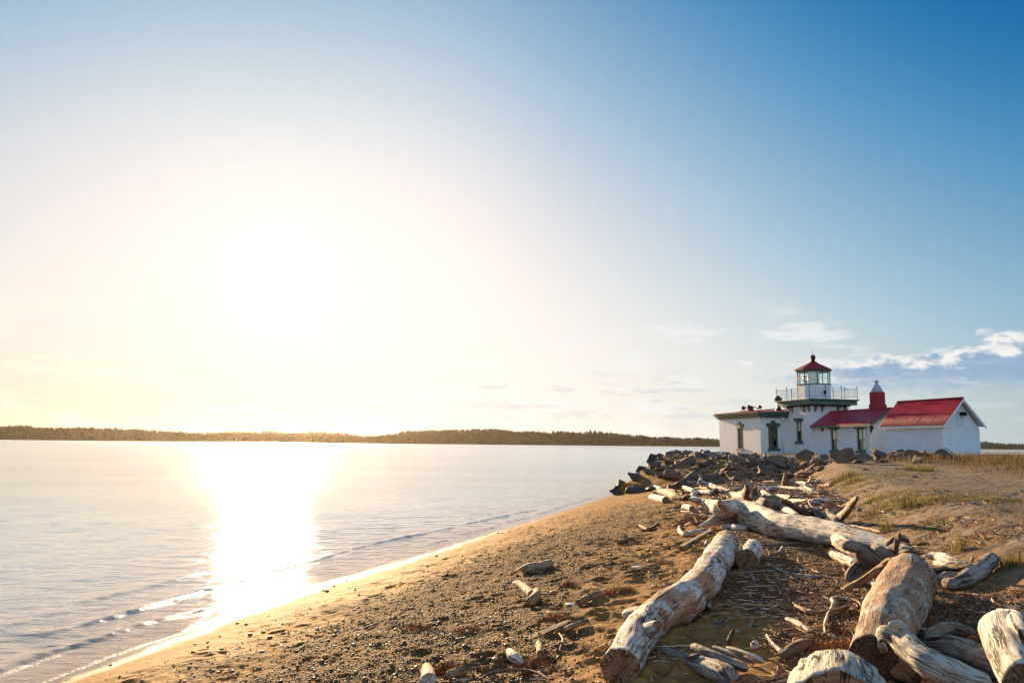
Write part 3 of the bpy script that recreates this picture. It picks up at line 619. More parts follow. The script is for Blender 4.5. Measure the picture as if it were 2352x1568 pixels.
# low wing running toward the camera
WL = 6.93
Wl = wall_frame(.12, 0, 0, -1, -1, 0)
wall('wing_wall', wall_frame(.12, -.003, 0, -1, -1, 0), WL, GZ, 4.30, [(2.12, 3.12, 2.38, 4.03), (5.26, 6.24, 2.38, 4.03)])
for a, b in ((2.12, 3.12), (5.26, 6.24)): window(wall_frame(.12, -.003, 0, -1, -1, 0), a, b, 2.38, 4.03, 'flat', flip=True)
mb = MB(); mb.box(3.16, 3.38, -WL, -.003, GZ, 4.30); mb.build('wing_wall', M['stucco'], house)
mb = MB(); um2 = 1.72
mb.prism([(.343, -WL, GZ), (3.157, -WL, GZ), (3.157, -WL, 4.30), (um2, -WL, 5.40), (.343, -WL, 4.30)], (0, .22, 0)); mb.build('gable_wall', M['stucco'], house)
mb = MB(); mb.box(.05, .34, -WL-.05, -WL+.38, GZ, 4.10); mb.build('corner_pilaster', M['stucco'], house)
m_ = MB(); m_.tube((.06, -WL+.55, GZ), (.06, -WL+.55, 4.15), .045, k=8); m_.build('downspout', M['tin'], house, True)
m_ = MB(Wl); m_.tube((1.17, .0, 4.02), (1.17, .05, 4.02), .13, .13, 14); m_.build('round_vent', M['iron'], house)
def slab(p, q_, n, t): return [p, q_, n, t]
e0 = -.22; zE = 4.36; rid = 5.56; y0, y1 = -WL-.42, -.003
def roofplane(mb, ua, za, ub, zb, th=.07):
    mb.prism([(ua, y0, za), (ub, y0, zb), (ub, y0, zb-th), (ua, y0, za-th)], (0, y1-y0, 0))
mb = MB(); roofplane(mb, e0, zE, um2, rid); mb.build('shingle_roof', M['shingle'], house)
mb = MB(); roofplane(mb, 2*um2-e0, zE, um2+.002, rid); mb.build('shingle_roof', M['shingle'], house)
mb = MB(); mb.tube((um2, y0, rid+.0), (um2, y1, rid+.0), .05, k=8); mb.build('roof_ridge', M['redpaint'], house)
mb = MB(); mb.box(e0-.06, e0+.03, y0, y1-.01, zE-.20, zE-.075); mb.build('gutter', M['green'], house)
mb = MB()   # barge boards and gable bracket
for ua, ub in ((e0, um2), (2*um2-e0, um2)): mb.prism([(ua, y0-.03, zE-.02), (ub, y0-.03, rid-.02), (ub, y0-.03, rid-.20), (ua, y0-.03, zE-.20)], (0, .08, 0))
ug = .55; zg = zE+(rid-zE)*(um2-e0-ug)/(um2-e0)-.16
mb.box(um2-ug-.1, um2+ug+.1, y0-.02, y0+.06, zg-.07, zg+.05); mb.box(um2-.06, um2+.06, y0-.025, y0+.055, zg+.05, rid-.2); mb.build('barge_board', M['green'], house)
mb = MB(); mb.prism([(-.0, y0-.0, 4.18), (-.0, y0+.38, 4.18), (.0, y0+.36, 3.65)], (.07, 0, 0)); mb.build('eave_bracket', M['iron'], house)
# chimney with metal cap
m_ = MB(); cx0, cx1, cy0, cy1 = 1.42, 2.12, -6.15, -5.3
m_.box(cx0-.06, cx1+.06, cy0-.06, cy1+.06, 4.9, 5.88); m_.box(cx0, cx1, cy0, cy1, 5.88, 6.82); ch_ = m_.build('chimney', M['brick'], house)
m_ = MB(); cxm, cym = (cx0+cx1)/2, (cy0+cy1)/2; m_.lathe((cxm, cym, 0), [(.46, 6.82), (.45, 6.86), (.11, 7.48), (.09, 7.56), (.15, 7.60), (.15, 7.66), (.12, 7.70)], 4, R(45)); m_.build('chimney_cap', M['metal'], ch_)
# ------------------------------------------------------------------ shed
TS = R(17); shed = empty('storage_shed', (28.04, 52.0, .269), TS); shed.scale = (.8966,)*3
tag(shed, 'small white corrugated shed with red corrugated roof standing right of the lighthouse', 'shed')
SL, SW = 5.75, 3.30; SG = 1.7
def corr_wall(name, T, L, z0, topf, pitch=.13, amp=.014):
    n = int(L/pitch*6); t = np.linspace(0, L, n+1); v = []; f = []
    for x in t: d = amp*math.sin(x/pitch*2*math.pi)+amp*1.2; v += [T(x, d, z0), T(x, d, topf(x))]
    f = [(2*i, 2*i+2, 2*i+3, 2*i+1) for i in range(n)]
    return mesh_obj(name, v, f, M['tin'], shed)
mb = MB(); mb.prism([(.01, .01, SG), (SW-.01, .01, SG), (SW-.01, .01, 4.1), (SW/2, .01, 6.0), (.01, .01, 4.1)], (0, SL-.02, 0)); mb.build('frame_core', M['white'], shed)
gab = lambda x: 4.12+(6.05-4.12)*(1-abs(x-SW/2)/(SW/2))
corr_wall('gable_wall', wall_frame(0, 0, 1, 0, 0, -1), SW, SG, gab, .10, .008)
corr_wall('side_wall', wall_frame(0, SL, 0, -1, -1, 0), SL, SG, lambda x: 4.12)
mb = MB()
for x, y in ((-.03, -.04), (SW-.09, -.04)): mb.box(x, x+.12, y, y+.12, SG, 4.05)
mb.box(-.04, .08, SL-.10, SL+.02, SG, 4.05); mb.box(-.06, .02, .09, SL-.11, 4.0, 4.12); mb.box(.10, SW-.10, -.05, -.025, 4.11, 4.14); mb.build('corner_trim', M['white'], shed)
eU, eZ, rZ, f0, f1 = -.30, 4.27, 6.28, -.40, SL+.25
def corr_roof(sgn):
    n = int((f1-f0)/.12*6); v = []; f = []
    for k in range(n+1):
        y = f0+(f1-f0)*k/n; d = .018*math.sin(y/.12*2*math.pi)
        ua = eU if sgn < 0 else SW-eU; v += [(ua, y, eZ+d), (SW/2, y, rZ+d)]
        w_ = .004 if (y-f0) % 1.3 < .02 else 0
    f = [(2*i, 2*i+2, 2*i+3, 2*i+1) for i in range(n)]
    o = mesh_obj('corrugated_roof', v, f, M['corr'], shed); mm = o.modifiers.new('thick', 'SOLIDIFY'); mm.thickness = .012; return o
ra = corr_roof(-1); corr_roof(1)
mb = MB()
for k in range(1, 5):
    y = f0+(f1-f0)*k/5; mb.prism([(eU, y, eZ+.022), (SW/2, y, rZ+.022), (SW/2, y, rZ+.034), (eU, y, eZ+.034)], (0, .05, 0))
mb.build('sheet_lap', M['redpaint'], ra)
mb = MB()
for ua in (eU, SW-eU): mb.prism([(ua, f0+.01, eZ-.035), (SW/2, f0+.01, rZ-.035), (SW/2, f0+.01, rZ-.06), (ua, f0+.01, eZ-.06)], (0, f1-f0-.02, 0))
mb.build('soffit', M['white'], shed)
mb = MB(); mb.tube((SW/2, f0-.02, rZ+.02), (SW/2, f1, rZ+.02), .06, k=8); mb.build('roof_ridge', M['redpaint'], shed)
mb = MB(); mb.box(eU-.04, eU+.02, f0, f1, eZ-.16, eZ-.03); mb.build('gutter', M['white'], shed)
mb = MB()
for ua in (eU, SW-eU): mb.prism([(ua, f0-.02, eZ-.03), (SW/2, f0-.02, rZ-.03), (SW/2, f0-.02, rZ-.22), (ua, f0-.02, eZ-.20)], (0, .06, 0))
mb.build('barge_board', M['white'], shed)
for z0, z1, u0_ in ((5.28, 5.58, 1.20), (4.30, 4.98, 1.32)):
    mb = MB()
    n = int((z1-z0)/.07); w_ = .62
    mb.box(u0_-.04, u0_, -.07, -.02, z0-.04, z1+.04); mb.box(u0_+w_, u0_+w_+.04, -.07, -.02, z0-.04, z1+.04); mb.box(u0_, u0_+w_, -.07, -.02, z1, z1+.04); mb.box(u0_, u0_+w_, -.07, -.02, z0-.04, z0)
    for k in range(n): z = z0+(k+.15)*(z1-z0)/n; mb.prism([(u0_, -.065, z), (u0_, -.03, z+.05), (u0_, -.03, z+.062), (u0_, -.065, z+.012)], (w_, 0, 0))
    lv = mb.build('louvre_vent', M['white'], shed)
mb = MB(); mb.box(1.58, 1.92, -.30, -.03, 5.00, 5.26); mb.tube((1.75, -.30, 5.13), (1.75, -.42, 5.08), .08, .12, 10); mb.build('flood_lamp', M['dark'], shed)
# ------------------------------------------------------------------ riprap and other rocks
def rock_mat(name, a, b, c_, wetness=0.):
    m, g = newmat(name); o = g.n('ShaderNodeTexCoord').outputs['Object']; rnd = g.n('ShaderNodeObjectInfo').outputs['Random']
    ov_ = g.vm('ADD', o, g.n('ShaderNodeCombineXYZ', {0: g.m('MULTIPLY', rnd, 31.), 1: g.m('MULTIPLY', rnd, 17.), 2: 0.}).outputs[0])
    n1 = g.noise(ov_, 2.2, 6, .6); n2 = g.noise(ov_, 11, 6, .65)
    c = g.mix(rnd, a, b); c = g.mix(g.m('MULTIPLY', g.ss(g.m('FRACT', g.m('MULTIPLY', rnd, 7.3)), .55, .8), .85), c, c_)
    c = g.mix(g.ss(n1, .4, .7), c, g.mix(.55, c, (.05, .035, .028))); c = g.mix(g.m('MULTIPLY', g.ss(n2, .55, .75), .5), c, (.30, .27, .22) if not wetness else (.06, .04, .03))
    fin(g, c, .85-wetness*.45, g.bump(g.m('ADD', g.m('MULTIPLY', n2, .5), n1), .7, .05), .35); return m
RM = rock_mat('brown_riprap_stone', (.17, .10, .062), (.115, .085, .065), (.19, .085, .042))
RMG = rock_mat('grey_stone', (.17, .172, .165), (.11, .12, .122), (.22, .195, .16))
RMW = rock_mat('wet_dark_stone', (.045, .026, .017), (.075, .045, .028), (.10, .055, .03), .7)
def make_rock(seed, sx=1., sy=.8, sz=.65, n=13, sub=2):
    rg = random.Random(seed); bm = bmesh.new()
    for k in range(n):
        while True:
            p = Vector((rg.uniform(-1, 1), rg.uniform(-1, 1), rg.uniform(-1, 1)))
            if .75 < max(abs(p.x), abs(p.y), abs(p.z)) and p.length < 1.45: break
        bm.verts.new((p.x*sx*.5, p.y*sy*.5, p.z*sz*.5))
    r = bmesh.ops.convex_hull(bm, input=bm.verts)
    bmesh.ops.delete(bm, geom=[v for v in bm.verts if not v.link_faces], context='VERTS')
    bmesh.ops.bevel(bm, geom=list(bm.edges), offset=.012, segments=1, affect='EDGES', profile=.6)
    bmesh.ops.triangulate(bm, faces=bm.faces)
    for _ in range(sub): bmesh.ops.subdivide_edges(bm, edges=[e for e in bm.edges if e.calc_length() > .07], cuts=1, use_grid_fill=False); bmesh.ops.triangulate(bm, faces=bm.faces)
    co = np.array([v.co for v in bm.verts]); nn = .022*fbm(co[:, 0]*3+seed, co[:, 1]*3, co[:, 2]*3, 3, seed)+.012*fbm(co[:, 0]*11, co[:, 1]*11, co[:, 2]*11, 2, seed+5)
    for v, d in zip(bm.verts, nn): v.co += v.normal*float(d)
    me = bpy.data.meshes.new('riprap_stone'); bm.to_mesh(me); bm.free()
    me.polygons.foreach_set('use_smooth', [True]*len(me.polygons))
    try: me.set_sharp_from_angle(angle=R(38))
    except Exception: pass
    return me
ROCKS = [make_rock(100+i, 1., random.uniform(.55, .9), random.uniform(.4, .7)) for i in range(12)]
def mats(me, m):
    k = (me.name, m.name)
    if k not in mats.c: q = me.copy(); q.materials.clear(); q.materials.append(m); mats.c[k] = q
    return mats.c[k]
mats.c = {}
def put_rock(x, y, size, m, label, group, name='riprap_stone', dz=.0, cat='boulder', rx=.45, rot=None, k=None, sink=.22, z=None):
    o = bpy.data.objects.new(name, mats(ROCKS[random.randrange(12) if k is None else k], m)); COL.objects.link(o)
    zz = float(Hd(x, y)[0]) if z is None else z
    o.location = (x, y, zz+size*(.5-sink)*.55+dz); o.scale = (size,)*3
    o.rotation_euler = rot or (random.uniform(-rx, rx), random.uniform(-rx, rx), random.uniform(0, 6.28))
    tag(o, label, cat, group); return o
# the mound: stones packed by dart throwing
placed = []
def free(x, y, r, f=.62):
    return all((x-a)**2+(y-b)**2 > ((r+c)*f)**2 for a, b, c in placed)
def zone(x, y):
    s = float((x-shore(y))*.953); df = y-np.interp(x, FX, FY)
    return s, df
count = 0; rgk = random.Random(11)
def grp(x, y, z):
    s = (x-float(shore(y)))*.953
    if s < 1.7 or z < .6: return RMW, None, None
    if y > 46.5 or z > 1.88: return (RMG if rgk.random() < .45 else RM), None, None
    return RM, None, None
tries = 0
for big in (1, 0):
    for k in range(6000):
        y = rgk.uniform(32.5, 62); x = rgk.uniform(4.5, 27); s, df = zone(x, y)
        if 1176+F*x/y > 2150: continue
        if df < (-3.5 if x < 9.5 else -.6) or s < -.25 or x < 5.2: continue
        # in front of the lighthouse there is a band, on the left side the heap follows the water edge
        ok = (s < 5.5 and y > 40) or (df < (11 if x < 15 else 6.5))
        if y > 56 and s > 4: ok = False
        if not ok: continue
        if x > 15.0 and df < .3: continue
        size = (rgk.uniform(.85, 1.35) if big else rgk.uniform(.35, .72))*(1.0 if x < 15 else .85)
        if big and float(H(x, y)) > 1.75: size *= .82
        if not free(x, y, size/2, .60 if big else .52): continue
        if count > (125 if big else 270): break
        z = float(H(x, y)); m_, lb, gp = grp(x, y, z)
        col_ = 'black' if m_ is RMW else ('grey' if m_ is RMG else 'brown')
        pxx = 1176+F*x/y
        where = ('by the water' if pxx < 1500 else 'left of the white end wall' if pxx < 1650 else 'below the arched windows' if pxx < 1800 else 'below the tower' if pxx < 1870 else 'below the low wing' if pxx < 2030 else 'before the shed' if pxx < 2180 else 'right of the shed')
        lev = 'wet foot' if m_ is RMW else ('foot' if df < 3.5 and pxx < 1880 else 'crest' if z > 1.9 else 'middle')
        lb = ('large ' if size > 1.05 else 'broad ' if big else 'small ' if size < .52 else 'medium ')+col_+(' boulder' if big else ' stone')+' on the '+lev+' of the heap '+where
        gp = lb.replace(' on the', 's on the', 1)
        placed.append((x, y, size/2)); count += 1
        put_rock(x, y, size, m_, lb, gp, rx=.6, dz=rgk.uniform(-.22, -.02) if big else 0, cat='boulder' if big else 'stone', sink=.30)
# stones one can pick out
def pix_rock(c, x, y, w, m, label, name='boulder', k=3, rot=(0, 0, 0), sink=.35, cat='boulder', up=0):
    px, py = P(c, x, y); p = at(px, py); d = np.linalg.norm(p-[0, 0, HC]); size = w*CR[c][2]/F*d
    put_rock(p[0], p[1]+size*.2, size, m, label, None, name, up, cat, k=k, rot=rot, sink=sink, z=p[2])
pix_rock('c4', 850, 205, 200, RM, 'tall pale boulder standing up in front of the shed corner', k=1, rot=(.2, .5, .3), sink=.05)
pix_rock('c4', 1190, 190, 190, RM, 'long flat-topped boulder before the middle of the shed', k=4, rot=(0, .1, .2), sink=.15)
pix_rock('c4', 1500, 205, 250, RMW, 'dark maroon wedge boulder beside the dune grass', k=5, rot=(.1, .45, .5), sink=.1)
pix_rock('c4', 1270, 240, 170, RMW, 'dark maroon boulder left of the wedge boulder', k=6, rot=(.3, .0, .9), sink=.2)
pix_rock('c4', 670, 235, 190, RM, 'blocky brown boulder below the gable wall of the low wing', k=7, rot=(.0, -.2, .4), sink=.1)
pix_rock('c4', 480, 240, 240, RM, 'long brown boulder at the path edge under the wing windows', k=8, rot=(.0, -.25, .2), sink=.1)
pix_rock('c4', 230, 275, 190, RM, 'wide red brown boulder half buried at the head of the path', k=9, rot=(.0, .1, .6), sink=.3)
pix_rock('c4', 70, 215, 200, RM, 'big leaning slab of pale stone beneath the tower', k=2, rot=(.2, -.55, .5), sink=.0)
for c_, x, y, w, lb in (('c4', 1590, 545, 130, 'large flat stone bedded in the middle of the dirt path'), ('c4', 720, 315, 85, 'flat stone on the path near the boulder row, left of its pair'), ('c4', 1030, 305, 75, 'grey stone bedded in the path before the shed'), ('c4', 1210, 392, 75, 'thin dark stone lying across the path below the shed'), ('c4', 2265, 575, 75, 'dark square stone near the right edge of the path'), ('c4', 2345, 548, 60, 'dark stone cut by the right edge of the picture'), ('c4', 1990, 650, 90, 'low pale brown stone bulging from the path'), ('c4', 2275, 625, 60, 'small grey stone below the dark square stone'), ('c4', 535, 360, 55, 'small stone near the left bank of the path'), ('c4', 1420, 408, 50, 'small stone in the path left of the grass mound'), ('c4', 625, 735, 65, 'dark stone in the grass right of the driftwood tangle')):
    pix_rock(c_, x, y, w, RMG if 'grey' in lb or 'dark' in lb else RM, lb, 'path_stone', random.randrange(12), (random.uniform(-.2, .2), random.uniform(-.2, .2), random.uniform(0, 3)), .55, 'stone')
# rubble between the boulders, one mass nobody could count
def ico(sub=0):
    bm = bmesh.new(); bmesh.ops.create_icosphere(bm, subdivisions=1+sub, radius=.5); v = np.array([q.co for q in bm.verts]); f = np.array([[w.index for w in q.verts] for q in bm.faces]); bm.free(); return v, f
I0, I1 = ico(0), ico(1)
def scatter(name, pts, sizes, m, flat=.6, seed=1, base=I0, jag=.18, attrs=None, lift=.25):
    rg = np.random.default_rng(seed); V0, F0 = base; n = len(pts); nv = len(V0)
    v = V0[None]*(1+jag*rg.standard_normal((n, nv, 1)))
    sc = np.stack([np.ones(n), rg.uniform(.6, 1, n), rg.uniform(flat*.7, flat*1.2, n)], -1)*sizes[:, None]
    v = v*sc[:, None, :]; a = rg.uniform(0, 6.28, n); t = rg.normal(0, .25, n)
    x, y, z = v[..., 0], v[..., 1], v[..., 2]; x, z = x*np.cos(t)[:, None]-z*np.sin(t)[:, None], x*np.sin(t)[:, None]+z*np.cos(t)[:, None]
    x, y = x*np.cos(a)[:, None]-y*np.sin(a)[:, None], x*np.sin(a)[:, None]+y*np.cos(a)[:, None]
    v = np.stack([x, y, z], -1)+np.asarray(pts)[:, None, :]+np.array([0, 0, 1])*(sizes*lift)[:, None, None]
    f = (F0[None]+np.arange(n)[:, None, None]*nv).reshape(-1, 3)
    return mesh_obj(name, v.reshape(-1, 3), f, m, attrs={'tone': np.repeat(rg.random(n), nv)})
def tone_mat(name, cols, rough=.7, nz=20.):
    m, g = newmat(name); t = g.attr('tone'); r = g.n('ShaderNodeValToRGB', {0: t}); cr = r.color_ramp
    cr.interpolation = 'CONSTANT'
    while len(cr.elements) < len(cols): cr.elements.new(.5)
    for i, c in enumerate(cols): cr.elements[i].position = i/len(cols); cr.elements[i].color = (*c, 1)
    o = g.n('ShaderNodeTexCoord').outputs['Object']; n = g.noise(o, nz, 4); c = g.mix(g.m('MULTIPLY', g.ss(n, .45, .75), .45), r.outputs[0], (.06, .045, .035))
    fin(g, c, rough, None, .4); return m
PEB = tone_mat('mixed_pebbles', [(.20, .10, .03), (.07, .042, .022), (.26, .13, .04), (.09, .06, .035), (.30, .17, .065), (.18, .085, .028), (.36, .25, .14), (.08, .038, .014)], .6, 60)
RUB = tone_mat('broken_rubble', [(.24, .25, .25), (.15, .17, .18), (.28, .24, .19), (.18, .12, .08), (.33, .33, .32), (.12, .12, .12)], .8, 6)
rg = np.random.default_rng(5); pts = []; sz = []
while len(pts) < 2000:
    y = rg.uniform(33, 60); x = rg.uniform(6, 27); s, df = zone(x, y)
    if df < .2 or s < 1.5 or (df > 12 and s > 6): continue
    r = rg.uniform(.07, .22); pts.append((x, y, float(H(x, y)))); sz.append(r)
tag(scatter('stone_rubble', np.array(pts), np.array(sz), RUB, .7, 3, I0, .2), 'grey rubble filling the gaps between the boulders', 'rubble', kind='stuff')
# ------------------------------------------------------------------ driftwood
def catmull(p, n):
    p = np.array(p, float); q = np.vstack([2*p[0]-p[1], p, 2*p[-1]-p[-2]]); out = []
    seg = np.linalg.norm(np.diff(p[:, :3], axis=0), axis=1); tot = seg.sum()
    for i in range(len(p)-1):
        k = max(2, int(round(n*seg[i]/tot))); t = np.linspace(0, 1, k, endpoint=False)[:, None]; a, b, c, d = q[i:i+4]
        out.append(.5*((2*b)+(-a+c)*t+(2*a-5*b+4*c-d)*t**2+(-a+3*b-3*c+d)*t**3))
    out.append(p[-1:]); return np.vstack(out)
def strand_mesh(pts, ends=('r', 'r'), seed=0, rough=1., flat=1., sides=None, grooves=1.):
    """pts (n,4) xyz r. Returns verts, quads, uv per loop, cap rings"""
    L = np.linalg.norm(np.diff(pts[:, :3], axis=0), axis=1).sum(); rm = max(pts[:, 3].max(), .004)
    step = max(.012, min(.06, rm*.30)); c = catmull(pts, max(6, int(L/step)))
    P_, Rr = c[:, :3], np.maximum(c[:, 3], .003); k = sides or (int(min(44, max(7, rm*190))))
    T = np.gradient(P_, axis=0); T /= np.linalg.norm(T, axis=1)[:, None]+1e-9
    N = np.zeros_like(T); up = np.array([0, 0, 1.]); n_ = up-T[0]*(up@T[0])
    if np.linalg.norm(n_) < .1: n_ = np.array([1., 0, 0])-T[0]*T[0][0]
    for i in range(len(T)):
        n_ = n_-T[i]*(n_@T[i]); n_ /= np.linalg.norm(n_)+1e-9; N[i] = n_
    B = np.cross(T, N); s = np.concatenate([[0], np.cumsum(np.linalg.norm(np.diff(P_, axis=0), axis=1))]); tot = s[-1]
    scl = np.ones(len(s))
    for e, d in ((0, s), (1, tot-s)):
        if ends[e] == 'r': scl *= np.sqrt(np.clip(1-(1-np.clip(d/(rm*.9), 0, 1))**2, .03, 1))
        if ends[e] == 'p': scl *= np.clip(d/(rm*2.5), .08, 1)**.6
    th = np.linspace(0, 2*np.pi, k, endpoint=False); S_, TH_ = np.meshgrid(s, th, indexing='ij'); r = (Rr*scl)[:, None]*np.ones_like(TH_)
    cx_, sx_ = np.cos(TH_), np.sin(TH_); f1 = 1/(rm*2.2)
    nz = .11*fbm(cx_*1.1+seed*3.1, sx_*1.1, S_*f1, 3, seed)+.05*grooves*fbm(cx_*5, sx_*5, S_*f1*.5, 2, seed+3)+.035*fbm(cx_*4+seed, sx_*4, S_*f1*4, 2, seed+9)
    if grooves > 1.5: g_ = n3(cx_*7+seed, sx_*7, S_*1.2, seed+31); nz -= .16*np.exp(-(g_/.10)**2)
    r = r*(1+rough*nz)
    jag = np.zeros_like(TH_)
    for e, sg in ((0, -1), (1, 1)):
        if ends[e] == 'j':
            d = s if e == 0 else tot-s; w = np.clip(1-d/(rm*1.2), 0, 1)[:, None]
            jag += sg*w*rm*(.9*n3(cx_*2.3+seed, sx_*2.3, 0, seed+5)+.5*n3(cx_*6, sx_*6, seed, seed+6)); r *= 1-.12*w
    V = P_[:, None]+(N[:, None]*cx_[..., None]*flat+B[:, None]*sx_[..., None])*r[..., None]+T[:, None]*jag[..., None]
    nr = len(s); V = V.reshape(-1, 3); i = np.arange(nr-1)[:, None]*k; j = np.arange(k)[None]
    Fq = np.stack([i+j, i+(j+1) % k, i+k+(j+1) % k, i+k+j], -1).reshape(-1, 4)
    circ = 2*np.pi*rm; u0 = np.repeat(s[:-1], k); u1 = np.repeat(s[1:], k); v0 = np.tile(np.arange(k)/k*circ, nr-1); v1 = v0+circ/k
    UV = np.stack([np.stack([u0, v0], -1), np.stack([u0, v1], -1), np.stack([u1, v1], -1), np.stack([u1, v0], -1)], 1).reshape(-1, 2)
    return V, Fq, UV, k, (P_[0], -T[0], rm, V[:k]), (P_[-1], T[-1], rm, V[-k:])
def cut_end(ring, c, t, rm, m, parent, depth=.0, name='cut_end'):
    k = len(ring); cc = ring.mean(0); vs = [ring+t*.002]; uv = [((ring-cc))]
    for f in (.66, .33): q = cc+(ring-cc)*f; vs.append(q+t*(.002+depth*(1-f)*rm)); uv.append(q-cc)
    vs.append(cc[None]+t*(.002+depth*rm)); uv.append(np.zeros((1, 3))); V = np.vstack(vs); D = np.vstack(uv)
    a = np.array([0, 0, 1.])-t*t[2]; a /= np.linalg.norm(a)+1e-9; b = np.cross(t, a); U_ = np.stack([D@a, D@b], -1)/rm*.9
    F_ = []
    for l in range(2):
        for j in range(k): F_ += [(l*k+j, l*k+(j+1) % k, (l+1)*k+(j+1) % k), (l*k+j, (l+1)*k+(j+1) % k, (l+1)*k+j)]
    F_ += [(2*k+j, 2*k+(j+1) % k, 3*k) for j in range(k)]
    F_ = np.array(F_); mesh_obj(name, V, F_, m, parent, True, U_[F_.ravel()])
LOGS = []
def wood(name, label, mat, strands, cat='driftwood log', group=None, rough=1., cut=None, flat=1., grooves=1., bury=.12, seed=None, sides=None):
    """strands: dicts/tuples (crop, [(x,y,width[,h])...], ends)"""
    seed = seed if seed is not None else len(LOGS)*7+1; AV, AF, AU = [], [], []; off = 0; caps = []
    for si, st in enumerate(strands):
        cr, pl, ends = st[0], st[1], (st[2] if len(st) > 2 else 'rr'); pts = []
        for q in pl:
            px, py = P(cr, q[0], q[1]); wpx = q[2]*CR[cr][2]; h = q[3] if len(q) > 3 else None; hh = .1
            for _ in range(4):
                p = at(px, py, max(hh, .002)); d = np.linalg.norm(p-[0, 0, HC]); r = wpx/2/F*d; hh = (r*(1-bury)*(flat if h is None else 1) if h is None else h)
            pts.append([*p, r])
        ee = ['r' if c == 'r' else c for c in ends]
        V, Fq, UV, k, c0, c1 = strand_mesh(np.array(pts), tuple(ee), seed+si*13, rough, flat, sides, grooves)
        AV.append(V); AF.append(Fq+off); AU.append(UV); 
        # close the ends
        for e, cc in ((0, c0), (1, c1)):
            ring = cc[3]
            if ee[e] == 'c': caps.append((ring, cc[0], cc[1], cc[2]))
        n = len(V); tip0 = c0[3].mean(0); tip1 = c1[3].mean(0); AV.append(np.array([tip0, tip1])-0.0)
        j = np.arange(k); base = off; last = off+n-k
        tri0 = np.stack([base+(j+1) % k, base+j, np.full(k, off+n), np.full(k, off+n)], -1); tri1 = np.stack([last+j, last+(j+1) % k, np.full(k, off+n+1), np.full(k, off+n+1)], -1)
        AF.append(('t', tri0[:, :3], tri1[:, :3])); off += n+2
    VV = np.vstack(AV); quads = np.vstack([f for f in AF if not isinstance(f, tuple)]); tris = np.vstack([t for f in AF if isinstance(f, tuple) for t in f[1:]])
    org = VV.mean(0); org[2] = VV[:, 2].min(); me = bpy.data.meshes.new(name)
    nq, nt = len(quads), len(tris); me.vertices.add(len(VV)); me.vertices.foreach_set('co', (VV-org).astype(np.float32).ravel())
    li = np.concatenate([quads.ravel(), tris.ravel()]).astype(np.int32); me.loops.add(len(li)); me.loops.foreach_set('vertex_index', li)
    me.polygons.add(nq+nt); me.polygons.foreach_set('loop_start', np.concatenate([np.arange(0, nq*4, 4), nq*4+np.arange(0, nt*3, 3)]).astype(np.int32))
    me.update(calc_edges=True); me.polygons.foreach_set('use_smooth', [True]*(nq+nt))
    uv = np.vstack(AU+[np.zeros((nt*3, 2))]); l = me.uv_layers.new(name='UVMap'); l.data.foreach_set('uv', uv.astype(np.float32).ravel())
    me.materials.append(WD[mat]); o = bpy.data.objects.new(name, me); COL.objects.link(o); o.location = org
    tag(o, label, cat, group); LOGS.append(o)
    for ring, c, t, rm in caps: cut_end(ring-org, c-org, t, rm, cut or CUT, o, .05)
    return o
# --- the big pieces in front
wood('driftwood_log', 'long crooked half-barked log lying down the beach with a brown sawn near end', 'brownwhite',
 [('c6', [(335, 1425, 345), (410, 1270, 320), (500, 1120, 345), (620, 960, 320), (790, 860, 345), (950, 770, 330), (1060, 660, 300), (1170, 520, 290), (1260, 380, 265), (1325, 280, 245), (1350, 205, 215)], 'cr'),
  ('c6', [(600, 930, 170, .12), (500, 900, 150, .12), (395, 915, 130, .09)], 'rc'), ('c6', [(560, 1080, 150, .20), (650, 1030, 120, .27), (690, 1010, 85, .30)], 'rc'), ('c6', [(1060, 680, 170, .14), (1090, 610, 120, .24)], 'rr'), ('c6', [(830, 760, 130, .10), (800, 720, 110, .12)], 'rr')], rough=.9, seed=5)
wood('driftwood_log', 'thick grey weathered log in the right foreground, splotched brown, pointing toward the camera', 'greybrown',
 [('c7', [(950, 1290, 370), (1005, 1130, 400), (1100, 930, 440), (1190, 740, 445), (1262, 600, 415), (1290, 520, 380)], 'cr')], cut=CUTD, rough=.55, seed=8, sides=60)
wood('driftwood_log', 'huge bleached log with arched root end lying across the upper beach', 'white',
 [('P', [(1655, 1175, 44), (1700, 1178, 54), (1750, 1193, 56), (1790, 1207, 54), (1870, 1219, 52), (1920, 1228, 50), (1969, 1238, 46), (2020, 1250, 36), (2070, 1262, 24)], 'rj'),
  ('P', [(1690, 1170, 50, .32), (1655, 1168, 34, .40), (1625, 1157, 18, .42), (1600, 1149, 13, .50), (1582, 1144, 8, .62)], 'rp'), ('P', [(1618, 1156, 14, .44), (1614, 1148, 10, .5)], 'rp'),
  ('P', [(1700, 1180, 46, .22), (1660, 1189, 30, .20), (1625, 1202, 19, .12), (1594, 1214, 10, .04)], 'rp'),
  ('P', [(1680, 1166, 40, .42), (1658, 1160, 20, .55), (1652, 1152, 12, .66)], 'rj'),
  ('P', [(1925, 1240, 34), (1950, 1255, 30), (1985, 1275, 24)], 'jr')], rough=.9, seed=21)
